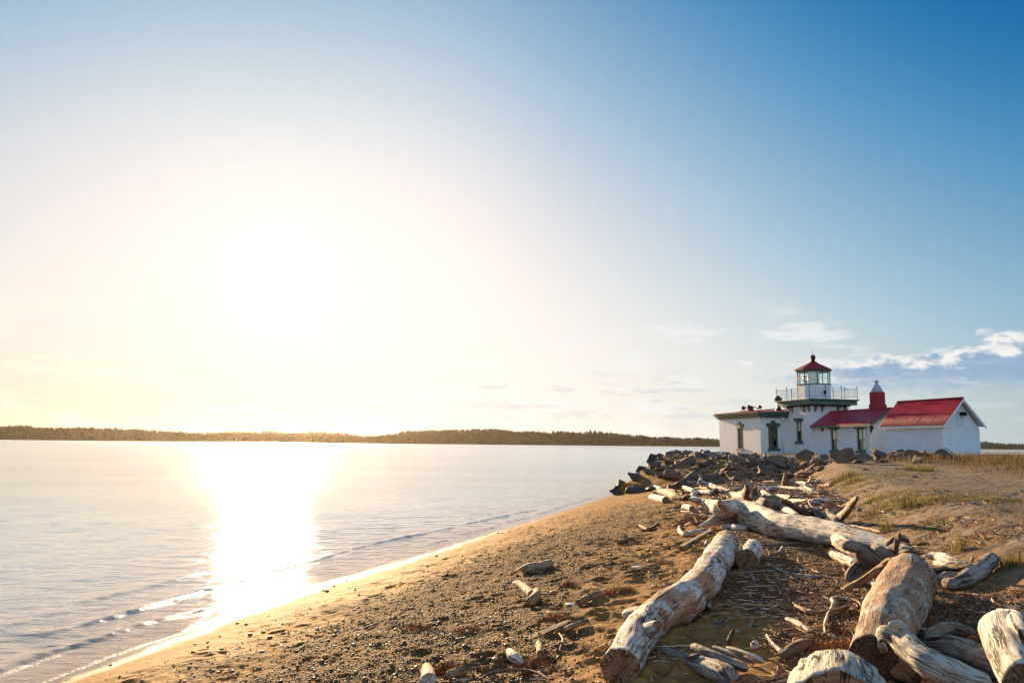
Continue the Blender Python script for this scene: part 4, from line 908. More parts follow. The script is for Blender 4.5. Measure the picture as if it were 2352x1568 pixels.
wood('driftwood_stump', 'twisted brown root wad resting on the right end of the huge bleached log', 'greydark',
 [('c7', [(620, 205, 60, .42), (700, 240, 85, .42), (800, 260, 100, .38), (900, 330, 120, .30), (960, 400, 130, .2)], 'rr'), ('c7', [(715, 250, 60, .35), (790, 290, 110, .32), (860, 350, 150, .26), (900, 430, 120, .15)], 'rr'),
  ('c7', [(900, 380, 140, .2), (820, 430, 120, .15), (750, 500, 110, .09), (700, 565, 60, .04)], 'rr'), ('c7', [(950, 240, 60, .30), (1000, 300, 100, .28), (1060, 330, 110, .2), (1100, 300, 90, .2)], 'rr'),
  ('c7', [(1140, 350, 60, .10), (1148, 280, 46, .24), (1155, 215, 50, .36), (1190, 165, 60, .42), (1280, 205, 40, .36)], 'rr'), ('c7', [(1180, 170, 40, .42), (1185, 115, 20, .52)], 'rp'), ('c7', [(1060, 220, 40, .3), (1100, 190, 50, .38), (1180, 160, 50, .42)], 'rr'), ('c7', [(1180, 310, 34, .06), (1240, 285, 30, .12), (1290, 290, 20, .12)], 'rr')], 'root wad', rough=1.6, seed=33)
wood('driftwood_branch', 'bare tan branch propped against the grey foreground log', 'tan', [('c7', [(670, 650, 50, .03), (850, 560, 62, .14), (1000, 450, 58, .26), (1095, 375, 50, .38)], 'jr'), ('c7', [(1030, 405, 40, .33), (1080, 365, 28, .40), (1105, 362, 18, .42)], 'rr')], 'branch', rough=.7)
wood('driftwood_log', 'short bleached split log under the root wad with a shattered end', 'white', [('c7', [(560, 320, 70), (680, 370, 85), (780, 420, 80)], 'jr')], rough=1.2)
wood('driftwood_chunk', 'pale pointed chunk tucked under the bare tan branch', 'white', [('c7', [(860, 560, 40), (940, 600, 55), (1010, 640, 50)], 'rj')], 'driftwood chunk', rough=1.2)
wood('driftwood_stump', 'pale deeply cracked stump filling the bottom of the picture left of the grey log', 'crack', [('c7', [(600, 1610, 600), (615, 1690, 790), (630, 1800, 900), (650, 2000, 960)], 'rc')], 'stump', rough=.35, grooves=2.2, sides=90, seed=44)
wood('driftwood_log', 'broad bleached log rising steeply at the right edge of the foreground', 'white', [('c7', [(2120, 830, 240, .45), (2160, 980, 350, .35), (2230, 1150, 380, .28), (2330, 1370, 390, .2), (2420, 1560, 380, .15)], 'rc'), ('c7', [(2260, 900, 130, .45), (2340, 1000, 160, .42), (2420, 1100, 180, .38)], 'rj')], rough=.5, seed=50)
wood('driftwood_root', 'sinewy grey root slung over the near end of the grey foreground log', 'crack', [('c7', [(1010, 1090, 130, .30), (1060, 1050, 120, .37), (1180, 1110, 190, .34), (1330, 1240, 210, .30), (1500, 1370, 220, .26), (1750, 1470, 200, .20), (2060, 1560, 200, .15)], 'rr'), ('c7', [(1080, 985, 70, .44), (1180, 975, 70, .44), (1260, 1040, 70, .38)], 'rr'), ('c7', [(1010, 1150, 90, .26), (1035, 1210, 70, .2), (1070, 1235, 50, .15)], 'rr'), ('c7', [(1440, 1330, 60, .2), (1480, 1450, 60, .1), (1510, 1560, 50, .02)], 'rr')], 'driftwood root', rough=1.2, grooves=1.6, seed=61)
wood('driftwood_log', 'dark streaked log lying behind the sinewy root at the bottom right', 'grey', [('c7', [(1430, 1160, 130), (1600, 1190, 190), (1800, 1230, 210), (2000, 1320, 210), (2250, 1440, 190)], 'rr')], rough=1.1, grooves=1.8, seed=67)
wood('driftwood_log', 'humped lilac grey log behind the streaked log at the bottom right', 'grey', [('c7', [(1430, 1090, 90), (1540, 1040, 120), (1680, 1020, 110), (1830, 1050, 90), (1900, 1120, 60)], 'rr')], rough=1.2, seed=71)
wood('driftwood_chunk', 'raw orange brown broken chunk under the sinewy root', 'red', [('c7', [(985, 1400, 90), (1150, 1400, 150), (1330, 1430, 190), (1430, 1520, 170)], 'rj')], 'driftwood chunk', rough=1.3)
wood('driftwood_chunk', 'small red brown splinter wedged between the humped log and the bleached log', 'red', [('c7', [(1770, 1100, 60, .12), (1850, 1075, 80, .14), (1890, 1120, 60, .1)], 'jj')], 'driftwood chunk', rough=1.2)
wood('driftwood_log', 'smooth grey bow-shaped log with knobbed tip on the right bank', 'grey', [('c7', [(1590, 590, 80), (1720, 590, 110), (1850, 530, 130), (1960, 440, 130), (2050, 370, 120), (2120, 355, 110)], 'rr'), ('c7', [(1560, 545, 60), (1640, 510, 60), (1740, 500, 40)], 'rr')], rough=.8, seed=80)
wood('driftwood_branch', 'brown branch with a curled twig beside the bow-shaped log', 'tan', [('c7', [(1515, 460, 40), (1650, 440, 48), (1780, 440, 50), (1890, 430, 60)], 'rr'), ('c7', [(1880, 410, 30, .08), (1862, 370, 26, .16), (1880, 345, 18, .2)], 'rr')], 'branch', rough=.9)
wood('driftwood_chunk', 'crumbling white rotted chunk on the bank right of the grey log', 'white', [('c7', [(1460, 350, 60), (1540, 330, 80), (1620, 370, 80), (1720, 400, 60), (1800, 410, 40)], 'jj'), ('c7', [(1530, 400, 50), (1640, 430, 50)], 'jj')], 'driftwood chunk', rough=2.6, seed=91)
wood('driftwood_log', 'short bleached log with a dark cut face beside the long crooked log', 'white', [('c6', [(1540, 385, 190), (1585, 310, 180), (1610, 255, 150)], 'cr')], rough=.6)
wood('driftwood_root', 'flat forked root slab lying beside the near end of the crooked log', 'grey', [('c6', [(710, 1245, 90), (820, 1285, 115), (930, 1330, 150), (1070, 1380, 190), (1220, 1430, 230), (1330, 1490, 240), (1400, 1560, 200)], 'rr'), ('c6', [(1020, 1205, 80, .14), (1120, 1250, 100, .14), (1260, 1310, 110, .12), (1440, 1390, 120, .08), (1560, 1440, 90, .05)], 'rr'), ('c6', [(960, 1330, 60, .10), (1050, 1305, 50, .13), (1100, 1290, 40, .14)], 'rr')], 'driftwood root', rough=.9, flat=.75, grooves=1.7, seed=103)
wood('driftwood_board', 'split white board lying on the flat root slab', 'white', [('c6', [(1365, 1225, 55, .10), (1500, 1265, 60, .10), (1640, 1320, 70, .08), (1720, 1370, 60, .05)], 'jj')], 'board', rough=.6, flat=.5)
wood('driftwood_board', 'second grey board beside the split white board', 'grey', [('c6', [(1215, 1215, 50, .09), (1320, 1250, 70, .08), (1450, 1310, 70, .06), (1600, 1370, 60, .04)], 'rj')], 'board', rough=.6, flat=.5)
wood('driftwood_chunk', 'dark red brown chunk of bark in the litter left of the cracked stump', 'brown', [('c7', [(60, 1290, 80), (170, 1220, 110), (270, 1170, 110), (340, 1140, 60)], 'jj')], 'driftwood chunk', rough=1.4)
wood('driftwood_branch', 'brown stub lying above the dark chunk of bark', 'tan', [('c7', [(190, 1130, 50), (290, 1100, 50), (380, 1085, 40)], 'rr')], 'branch')
wood('driftwood_stick', 'long thin white stick pointing right across the dark pebbles', 'white', [('c7', [(-60, 400, 20), (0, 440, 24), (110, 485, 24), (250, 515, 26), (450, 530, 26), (600, 548, 18)], 'rr'), ('c7', [(575, 535, 14), (600, 560, 12), (590, 590, 8)], 'rp')], 'stick')
wood('driftwood_stick', 'upright S-curved white stick in the dark pebbles', 'white', [('c7', [(487, 1060, 26), (483, 980, 28), (505, 900, 28), (545, 830, 30), (562, 770, 32), (548, 740, 30), (588, 712, 18)], 'rr')], 'stick')
wood('driftwood_stick', 'bent tan stick lying left of the S-curved stick', 'tan', [('c7', [(200, 795, 26), (280, 835, 34), (360, 860, 36), (480, 858, 32), (600, 830, 28), (710, 805, 26)], 'rr')], 'stick')
wood('driftwood_stick', 'pale broken stick at the edge of the bark litter', 'white', [('c7', [(110, 915, 30), (220, 955, 40), (340, 1035, 36)], 'pj')], 'stick')
wood('driftwood_stick', 'grey stick against the shaded side of the crooked log', 'grey', [('c6', [(900, 1160, 30), (1050, 1085, 36), (1200, 1025, 32), (1290, 1000, 50), (1370, 955, 26)], 'rr')], 'stick')
wood('driftwood_chunk', 'white knuckle of wood on the litter beside the crooked log', 'white', [('c6', [(1160, 810, 60), (1200, 790, 60)], 'rr'), ('c6', [(1190, 840, 40), (1160, 770, 20)], 'rp')], 'driftwood chunk', rough=1.4)
wood('driftwood_chunk', 'rounded white chunk sitting among the split boards', 'white', [('c6', [(1590, 1200, 90), (1660, 1210, 90)], 'rr')], 'driftwood chunk', rough=1.2)
for i, (pl, m_, lb) in enumerate([
 ([(1480, 212, 18), (1750, 215, 20), (2056, 235, 18)], 'tan', 'upper long straight stick lying right of the short bleached log'),
 ([(1550, 243, 16), (1800, 240, 22), (2080, 238, 22), (2300, 225, 18)], 'brown', 'dark pole lying just below the upper straight stick'),
 ([(1700, 262, 14), (1900, 262, 16), (2200, 282, 18)], 'grey', 'thin grey stick parallel under the dark pole'),
 ([(1800, 310, 10), (1850, 300, 12), (1895, 262, 40)], 'white', 'small pale wedge on the pebbles below the straight sticks'),
 ([(1410, 445, 16), (1560, 420, 18), (1760, 345, 16), (1960, 315, 14)], 'brown', 'long thin brown twig beside the short bleached log'),
 ([(1340, 1010, 18), (1430, 1060, 24), (1530, 1110, 26), (1620, 1140, 20)], 'white', 'pale splinter fanning above the split boards'),
 ([(1450, 1090, 18), (1500, 1150, 26), (1590, 1190, 20)], 'white', 'second pale splinter crossing under the first fanned one'),
 ([(1520, 1005, 16), (1680, 1030, 20), (1800, 1070, 22), (1900, 1150, 16)], 'tan', 'curved tan branch bending round the wood chips'),
 ([(1735, 1110, 40), (1780, 1180, 44), (1880, 1265, 40)], 'white', 'pale split stick leaning toward the dark bark chunk'),
 ([(1560, 1050, 34), (1605, 950, 26)], 'grey', 'short grey peg standing in the litter'),
 ([(1370, 1190, 60, .05), (1400, 1090, 36, .12), (1415, 1050, 20, .16)], 'brown', 'dark brown wedge beside the short grey peg'),
 ([(1160, 920, 22), (1260, 900, 26), (1380, 895, 20), (1520, 910, 14)], 'tan', 'tan stick in the litter above the grey stick'),
 ([(1920, 945, 30), (1990, 975, 34), (2080, 1030, 30)], 'white', 'curled pale peel at the right of the wood chips'),
 ([(1580, 520, 34, .02), (1610, 570, 34, .03), (1600, 610, 16, .02)], 'grey', 'grey chip standing beside the twig pile'),
 ([(200, 1532, 18), (400, 1535, 18), (640, 1530, 14)], 'tan', 'straight tan stick under the sawn end of the crooked log'),
 ([(740, 1520, 22), (830, 1500, 22), (925, 1480, 18)], 'grey', 'grey stick in the shade right of the sawn end')]):
    wood('driftwood_stick', lb, m_, [('c6', pl, 'rr')], 'stick', rough=.8)
# --- pieces on the open beach
for cr, pl, e, m_, lb, nm, ct in [
 ('c5', [(1085, 575, 80), (1150, 555, 110), (1240, 535, 95), (1350, 500, 75)], 'jr', 'tan', 'stubby tan log with a dark hollow end on the open gravel', 'driftwood_log', 'driftwood log'),
 ('c5', [(1590, 850, 55), (1690, 800, 60), (1800, 765, 50)], 'cr', 'tan', 'short tan log beside the orange weed tuft', 'driftwood_log', 'driftwood log'),
 ('c5', [(1450, 1095, 42), (1560, 1050, 48), (1680, 1010, 42)], 'cr', 'tan', 'smooth round stick lying on the end of the splintered plank', 'driftwood_stick', 'stick'),
 ('c5', [(1238, 1220, 62), (1245, 1260, 62), (1248, 1305, 58)], 'rc', 'tan', 'stubby peg-like log end below the splintered plank', 'driftwood_log', 'driftwood log'),
 ('c5', [(975, 1290, 70), (1010, 1330, 90), (1060, 1365, 70), (1095, 1390, 44)], 'jr', 'white', 'pale wedge of wood at the lower middle of the gravel', 'driftwood_chunk', 'driftwood chunk'),
 ('c5', [(235, 1420, 70), (250, 1480, 110), (250, 1570, 160)], 'rr', 'brownwhite', 'fibrous barked stump at the bottom edge of the gravel', 'driftwood_stump', 'stump'),
 ('c5', [(420, 1500, 75), (520, 1460, 66), (620, 1430, 60), (715, 1405, 55)], 'rr', 'tan', 'tan log pointing right from the fibrous stump', 'driftwood_log', 'driftwood log'),
 ('c5', [(700, 1540, 18), (800, 1485, 20), (920, 1460, 22), (1100, 1448, 22), (1230, 1480, 22), (1340, 1540, 18)], 'rr', 'brown', 'long arched brown stick at the bottom of the gravel', 'driftwood_stick', 'stick'),
 ('c5', [(560, 1420, 12), (680, 1500, 14), (800, 1560, 14)], 'rr', 'tan', 'thin stick crossing under the arched brown stick', 'driftwood_stick', 'stick'),
 ('c5', [(1415, 1120, 10), (1450, 1180, 14), (1430, 1240, 10), (1420, 1270, 8)], 'rr', 'white', 'thin wishbone twig below the round stick', 'driftwood_stick', 'stick'),
 ('c5', [(1600, 530, 12), (1700, 510, 16), (1820, 500, 18), (1960, 440, 16), (2130, 440, 12)], 'rr', 'brown', 'wavy brown kelp-like stick on the gravel below the small brown log', 'driftwood_stick', 'stick'),
 ('c5', [(1950, 320, 40), (2020, 300, 46), (2095, 290, 44)], 'cr', 'brown', 'small dark brown log alone on the upper gravel', 'driftwood_log', 'driftwood log'),
 ('c5', [(1120, 1075, 20), (1220, 1055, 24), (1310, 1030, 20)], 'rr', 'brown', 'dark stick left of the splintered plank', 'driftwood_stick', 'stick'),
 ('c5', [(985, 895, 14), (1060, 893, 16), (1120, 893, 12)], 'rr', 'brown', 'short dark stick below the forked root', 'driftwood_stick', 'stick'),
 ('c5', [(1260, 770, 14), (1340, 775, 16), (1400, 768, 12)], 'rr', 'red', 'thin red stick right of the forked root', 'driftwood_stick', 'stick'),
 ('c3', [(560, 1255, 20), (680, 1210, 24), (800, 1160, 20)], 'rr', 'brown', 'thin brown stick left of the squared timber', 'driftwood_stick', 'stick'),
 ('c3', [(830, 865, 10), (940, 815, 11), (1060, 790, 11), (1210, 735, 10)], 'rr', 'red', 'long straight red twig reaching from the short white logs', 'driftwood_stick', 'stick'),
 ('c3', [(790, 970, 18), (755, 1000, 36), (770, 1050, 48), (830, 1078, 52), (920, 1050, 48), (1090, 1035, 50), (1120, 1055, 30)], 'rr', 'white', 'hooked pale branch at the foot of the arched root', 'driftwood_branch', 'branch'),
 ('c3', [(1225, 1010, 60), (1330, 995, 75), (1430, 1005, 80), (1530, 1015, 70)], 'rj', 'white', 'broken white log chunk at the head of the crooked log', 'driftwood_chunk', 'driftwood chunk'),
 ('c3', [(1050, 1200, 34), (1080, 1150, 32)], 'rr', 'white', 'small white peg beside the squared timber', 'driftwood_chunk', 'driftwood chunk'),
 ('c3', [(800, 765, 55), (850, 765, 66), (900, 785, 60)], 'rc', 'white', 'upper of two short white logs on the sand left of the pile', 'driftwood_log', 'driftwood log'),
 ('c3', [(775, 820, 26), (880, 822, 26)], 'rr', 'white', 'thin lower of two short white logs left of the pile', 'driftwood_log', 'driftwood log'),
 ('c3', [(680, 772, 24), (740, 760, 26), (795, 748, 22)], 'rr', 'tan', 'flat tan stick left of the short white logs', 'driftwood_stick', 'stick'),
 ('c3', [(1000, 860, 30), (1050, 875, 34), (1100, 880, 26)], 'rr', 'greydark', 'dark stub under the arched root', 'driftwood_chunk', 'driftwood chunk')]:
    wood(nm, lb, m_, [(cr, pl, e)], ct, rough=.9)
wood('driftwood_root', 'forked driftwood root like a boot on the gravel', 'tan', [('c5', [(1015, 680, 40), (1070, 690, 60), (1120, 730, 75), (1180, 790, 80)], 'rr'), ('c5', [(1225, 740, 60, .10), (1215, 790, 80, .08), (1165, 840, 90, .05), (1140, 865, 60, .03)], 'rr'), ('c5', [(1215, 800, 60), (1255, 835, 30)], 'rr')], 'driftwood root', rough=1.2)
wood('driftwood_root', 'small spiky brown root tangle on the sand left of the hooked branch', 'brown', [('c3', [(290, 970, 22), (350, 1000, 34), (400, 1020, 36), (470, 985, 30), (510, 945, 14)], 'pp'), ('c3', [(380, 1010, 24), (330, 1030, 14), (280, 1035, 8)], 'rp'), ('c3', [(470, 990, 20), (530, 1005, 12)], 'rp')], 'driftwood root', rough=1.5)
# squared timber and splintered plank
def plank(name, label, cr, a, b, w, t, m_, cat='board', ragged=0):
    pa = at(*P(cr, *a)); pb = at(*P(cr, *b)); d = np.linalg.norm(pa-[0, 0, HC]); W_ = w*CR[cr][2]/F*d
    o = empty_dir = None; L = np.linalg.norm(pb-pa); n = 24; x = np.linspace(0, L, n); rgp = np.random.default_rng(int(L*100))
    V = []; UVp = []
    for i, xx in enumerate(x):
        e = 1-(.5*rgp.random() if ragged and (i < 3 or i > n-4) else 0); y0_ = -W_/2*e; y1_ = W_/2*(1-(.5*rgp.random() if ragged and (i < 3 or i > n-4) else 0))
        V += [(xx, y0_, 0), (xx, y1_, 0), (xx, y1_, t), (xx, (y0_+y1_)/2, t*1.05), (xx, y0_, t)]
    F_ = [(5*i+j, 5*i+5+j, 5*i+5+(j+1) % 5, 5*i+(j+1) % 5) for i in range(n-1) for j in range(5)]+[(4, 3, 2, 1, 0), tuple(5*(n-1)+j for j in range(5))]
    ob = mesh_obj(name, V, F_, WD[m_], None, False); l = ob.data.uv_layers.new(name='UVMap')
    for lp in ob.data.loops: c = ob.data.vertices[lp.vertex_index].co; l.data[lp.index].uv = (c.x, c.y+c.z)
    dv = Vector(pb-pa); ob.matrix_world = Matrix.Translation(Vector(pa)+Vector((0, 0, -.005))) @ dv.to_track_quat('X', 'Z').to_matrix().to_4x4(); tag(ob, label, cat); return ob
plank('squared_timber', 'squared tan timber lying on the sand below the hooked branch', 'c3', (775, 1250), (1130, 1050), 48, .06, 'tan', 'timber')
plank('splintered_plank', 'weathered splintered plank on the gravel', 'c5', (1135, 1200), (1510, 1035), 70, .035, 'brown', 'plank', 1)
# --- the far pile
for pls, m_, lb, nm, ct in [
 ([([(425, 518, 30), (480, 535, 42), (550, 560, 50)], 'rj')], 'white', 'white log tip nearest the wet boulders', 'driftwood_log', 'driftwood log'),
 ([([(640, 545, 20), (700, 515, 40), (780, 495, 50), (900, 488, 46), (985, 462, 18)], 'pp')], 'tan', 'tapered tan log lying along the foot of the boulders', 'driftwood_log', 'driftwood log'),
 ([([(1003, 440, 34, .5), (990, 475, 40, .4), (1010, 492, 50, .3), (1150, 530, 54, .18), (1250, 560, 50), (1345, 580, 40)], 'rr')], 'white', 'bleached log with an upturned knobbed end in the middle of the far pile', 'driftwood_log', 'driftwood log'),
 ([([(765, 522, 30), (830, 548, 46), (920, 582, 50)], 'rr')], 'white', 'white log slanting below the tapered tan log', 'driftwood_log', 'driftwood log'),
 ([([(465, 600, 50), (560, 590, 70), (640, 610, 90), (700, 640, 90), (765, 660, 60)], 'rj'), ([(530, 575, 30), (620, 570, 40), (720, 585, 30)], 'rr')], 'tan', 'gnarled hollow tan log above the sawn white log', 'driftwood_log', 'driftwood log'),
 ([([(435, 650, 70), (520, 668, 84), (600, 690, 84)], 'rc')], 'white', 'sawn white log with a dark broken end on the sand edge', 'driftwood_log', 'driftwood log'),
 ([([(1130, 600, 60), (1050, 600, 60), (960, 605, 58), (905, 635, 56), (930, 670, 56), (1010, 690, 54), (1120, 702, 50), (1350, 712, 44)], 'rr')], 'white', 'white log curled in a wide horseshoe behind the huge bleached log', 'driftwood_log', 'driftwood log'),
 ([([(1120, 620, 60), (1190, 590, 80), (1260, 600, 60)], 'jj'), ([(1150, 570, 30), (1210, 560, 30), (1270, 590, 20)], 'pp')], 'greydark', 'dark knotted root inside the horseshoe log', 'driftwood_root', 'driftwood root'),
 ([([(1345, 610, 50), (1420, 640, 90), (1520, 650, 140), (1610, 680, 130)], 'rr'), ([(1520, 640, 110, .3), (1530, 570, 70, .5), (1528, 510, 36, .7)], 'rj'), ([(1600, 670, 100, .3), (1625, 600, 60, .45), (1632, 530, 30, .62)], 'rj'), ([(1610, 680, 110), (1680, 690, 90), (1730, 650, 60)], 'rr')], 'grey', 'torn grey stump with two upright splinters in the far pile', 'driftwood_stump', 'stump'),
 ([([(1690, 735, 120), (1760, 735, 200), (1830, 740, 210), (1890, 755, 160)], 'rr')], 'greydark', 'round charcoal grey burl behind the huge bleached log', 'driftwood_burl', 'burl'),
 ([([(1650, 560, 40), (1780, 548, 44), (1920, 545, 46), (2080, 560, 50), (2200, 565, 52), (2290, 580, 40)], 'rr'), ([(1700, 580, 30, .2), (1730, 640, 30, .1)], 'rr')], 'white', 'long white log at the back of the pile, nearest the path bank', 'driftwood_log', 'driftwood log'),
 ([([(1790, 632, 40), (1950, 622, 44), (2150, 612, 42), (2400, 600, 36)], 'rr')], 'greydark', 'straight dark grey pole in front of the long white log', 'driftwood_pole', 'pole'),
 ([([(1830, 640, 40), (1930, 650, 60), (2040, 672, 70)], 'rc')], 'white', 'white log with a dark end left of the broken white log', 'driftwood_log', 'driftwood log'),
 ([([(1925, 690, 50, .50), (1990, 715, 60, .44), (2080, 765, 62, .32), (2150, 810, 70, .2), (2260, 860, 80, .1)], 'rr'), ([(2150, 740, 40, .3), (2200, 800, 46, .2), (2280, 870, 40)], 'rr'), ([(2180, 760, 30, .25), (2290, 800, 36, .2), (2380, 850, 40)], 'rr')], 'brown', 'dark brown forked root reaching up left behind the huge log', 'driftwood_root', 'driftwood root'),
 ([([(2010, 690, 40), (2130, 710, 70), (2260, 720, 90), (2390, 715, 100), (2460, 710, 90)], 'rj')], 'white', 'thick white log with a shattered dark end near the grass', 'driftwood_log', 'driftwood log'),
 ([([(1925, 790, 80), (2020, 820, 110), (2110, 880, 90)], 'rr')], 'white', 'white block of wood tucked behind the huge bleached log', 'driftwood_chunk', 'driftwood chunk'),
 ([([(1720, 472, 22), (1830, 478, 26), (1930, 480, 22)], 'rr')], 'tan', 'thin tan pole below the boulders beside the upright stump', 'driftwood_pole', 'pole'),
 ([([(1950, 520, 50), (1965, 460, 52, .3), (1972, 400, 40, .5), (1965, 375, 24, .6)], 'rj'), ([(1960, 500, 46, .15), (2030, 475, 40, .25), (2085, 455, 26, .3)], 'rr'), ([(1980, 430, 26, .4), (2005, 385, 16, .55)], 'rp')], 'grey', 'upright forked grey stump at the back of the pile', 'driftwood_stump', 'stump'),
 ([([(1220, 508, 12), (1300, 498, 13), (1350, 482, 10)], 'rr')], 'tan', 'left of two thin branches in front of the boulders', 'driftwood_branch', 'branch'),
 ([([(1345, 480, 12), (1420, 505, 14), (1485, 525, 10)], 'rr')], 'tan', 'right of two thin branches in front of the boulders', 'driftwood_branch', 'branch'),
 ([([(2060, 495, 30), (2140, 490, 40), (2230, 500, 40), (2300, 480, 36), (2350, 470, 30)], 'rr'), ([(2200, 500, 24, .1), (2250, 460, 24, .2), (2260, 425, 12, .4)], 'rp')], 'white', 'curly pale branch at the foot of the path bank', 'driftwood_branch', 'branch'),
 ([([(2040, 545, 30), (2150, 520, 34), (2270, 540, 30)], 'rr')], 'grey', 'grey log between the curly branch and the long white log', 'driftwood_log', 'driftwood log'),
 ([([(780, 640, 24, .05), (800, 600, 34, .25), (770, 550, 20, .45)], 'rp'), ([(800, 600, 40), (880, 600, 30)], 'rr')], 'tan', 'thorn-shaped upright snag by the sawn white log', 'driftwood_snag', 'snag'),
 ([([(775, 665, 60), (850, 660, 64), (920, 655, 50)], 'cr')], 'brown', 'dark barked log end showing under the horseshoe log', 'driftwood_log', 'driftwood log'),
 ([([(930, 555, 30), (1030, 550, 34), (1130, 560, 30)], 'rr')], 'tan', 'tan stick inside the top of the horseshoe log', 'driftwood_stick', 'stick'),
 ([([(1280, 600, 40), (1380, 575, 46), (1460, 555, 36)], 'rr')], 'grey', 'grey log leaning on the torn grey stump from the left', 'driftwood_log', 'driftwood log'),
 ([([(1180, 770, 20), (1215, 745, 60), (1260, 720, 50)], 'rj'), ([(1210, 730, 40, .3), (1215, 700, 26, .42)], 'rr')], 'white', 'stubby white snag on top of the root end of the huge log', 'driftwood_snag', 'snag'),
 ([([(1560, 600, 60), (1600, 690, 60), (1640, 740, 50)], 'jj')], 'brown', 'rotten brown hollow at the base of the torn grey stump', 'driftwood_chunk', 'driftwood chunk'),
 ([([(930, 530, 40), (1000, 510, 44), (1010, 535, 40)], 'jj')], 'white', 'white broken block beneath the upturned knobbed log', 'driftwood_chunk', 'driftwood chunk'),
 ([([(1740, 600, 44), (1800, 570, 50), (1830, 560, 30)], 'rr')], 'grey', 'short grey stub beside the torn stump', 'driftwood_chunk', 'driftwood chunk'),
 ([([(1720, 580, 40, .2), (1770, 620, 44, .15), (1850, 660, 40, .1)], 'rr')], 'grey', 'bent grey branch between stump and burl', 'driftwood_branch', 'branch')]:
    wood(nm, lb, m_, [('c3', p_, e) for p_, e in pls], ct, rough=1.1)
for pls, m_, lb, nm, ct in [
 ([([(330, 870, 60), (390, 850, 90), (430, 800, 80, .15), (490, 750, 70, .3), (550, 660, 60, .5), (600, 600, 36, .66)], 'rr'), ([(400, 830, 60, .1), (330, 790, 70, .15), (290, 730, 50, .25)], 'rr'), ([(340, 800, 50, .1), (250, 790, 40, .1), (200, 760, 30, .1)], 'rr')], 'grey', 'grey horn-shaped branch sticking up from the tangle', 'driftwood_branch', 'branch'),
 ([([(0, 700, 50), (60, 720, 60, .1), (110, 780, 60), (200, 830, 50)], 'rr'), ([(60, 690, 30, .2), (150, 760, 40, .15), (230, 830, 40)], 'rr'), ([(120, 740, 26, .2), (200, 760, 40, .1), (300, 850, 40)], 'rr')], 'greydark', 'dark tangle of roots behind the huge bleached log', 'driftwood_root', 'driftwood root'),
 ([([(470, 885, 16), (600, 905, 20), (740, 935, 22), (880, 970, 20)], 'rr')], 'tan', 'long thin tan pole right of the horn-shaped branch', 'driftwood_pole', 'pole'),
 ([([(1040, 1120, 40), (1150, 1100, 44), (1260, 1095, 34), (1355, 1080, 22)], 'rr')], 'brown', 'dark branch lying right of the twisted root wad', 'driftwood_branch', 'branch'),
 ([([(820, 1005, 30), (880, 1030, 36), (950, 1055, 26)], 'rr')], 'tan', 'split tan stick behind the end of the huge log', 'driftwood_stick', 'stick'),
 ([([(130, 495, 30), (220, 485, 40), (330, 468, 40)], 'rr')], 'tan', 'pale half-round log at the foot of the path bank', 'driftwood_log', 'driftwood log'),
 ([([(0, 505, 40), (60, 510, 50), (120, 530, 40)], 'rr')], 'white', 'white log end left of the pale half-round log', 'driftwood_log', 'driftwood log'),
 ([([(0, 375, 10, .1), (80, 305, 12, .3), (155, 245, 8, .5)], 'rr')], 'tan', 'thin pole leaning on the path bank, upper of two', 'driftwood_pole', 'pole'),
 ([([(130, 440, 8, .05), (200, 400, 10, .15), (265, 360, 8, .3)], 'rr')], 'tan', 'thin pole leaning on the path bank, lower of two', 'driftwood_pole', 'pole'),
 ([([(60, 450, 20, .05), (100, 440, 26, .1), (110, 390, 14, .3)], 'rp'), ([(90, 440, 20), (180, 430, 26, .1)], 'rr')], 'white', 'small white forked snag below the leaning poles', 'driftwood_snag', 'snag'),
 ([([(820, 740, 12), (885, 752, 14)], 'rr')], 'white', 'short white stick on the grass slope', 'driftwood_stick', 'stick'),
 ([([(1790, 1120, 14), (1880, 1118, 18), (2000, 1128, 14)], 'rr')], 'tan', 'flat pale stick near the right edge of the slope', 'driftwood_stick', 'stick'),
 ([([(1290, 1370, 16), (1560, 1330, 40), (1830, 1320, 40)], 'rr')], 'brown', 'brown stick behind the crumbling white chunk', 'driftwood_stick', 'stick')]:
    wood(nm, lb, m_, [('c4', p_, e) for p_, e in pls], ct, rough=1.1)
# ------------------------------------------------------------------ small cover: pebbles, chips, grass, weed
def field(n, y0, y1, s0, s1, seed, prob=None):
    """points on the ground, denser toward the near end"""
    rg = np.random.default_rng(seed); y = 1/rg.uniform(1/y1, 1/y0, n); s = rg.uniform(s0, s1, n); x = shore(y)+s/.953
    keep = np.abs(x/y) < .80
    if prob is not None: keep &= rg.random(n) < prob(x, y, s)
    x, y, s = x[keep], y[keep], s[keep]
    i = np.clip(np.searchsorted(GX, x)-1, 0, len(GX)-2); j = np.clip(np.searchsorted(GY, y)-1, 0, len(GY)-2)
    return x, y, Hd(x, y), s, (j, i)
rg = np.random.default_rng(77)
x, y, z, s, ij = field(72000, 4.0, 30, .8, 9.6, 1, lambda x, y, s: np.clip(.03+.97*sst(fbm(x*.5, y*.5, 0, 4, 41)*.0+np.interp(s, [1, 2, 3.2, 4.8, 5.6, 6.9, 7.3, 8.8, 9.6], [.05, .3, .8, .8, .25, .2, 1, .9, .1])+.25*fbm(x*1.3, y*1.3, 0, 2, 88), .1, .95), 0, 1))
size = rg.uniform(.010, .026, len(x))*(1+.9*(rg.random(len(x)) < .05))*(1+np.clip(y-8, 0, 12)*.05)
near = y < 9
tag(scatter('pebbles', np.stack([x, y, z], -1)[near], size[near], PEB, .6, 4, I1, .03, lift=.12), 'small rounded pebbles strewn over the beach', 'pebbles', kind='stuff')
tag(scatter('pebbles', np.stack([x, y, z], -1)[~near], size[~near], PEB, .6, 5, I0, .06, lift=.12), 'scattered shingle farther up the beach', 'pebbles', kind='stuff')
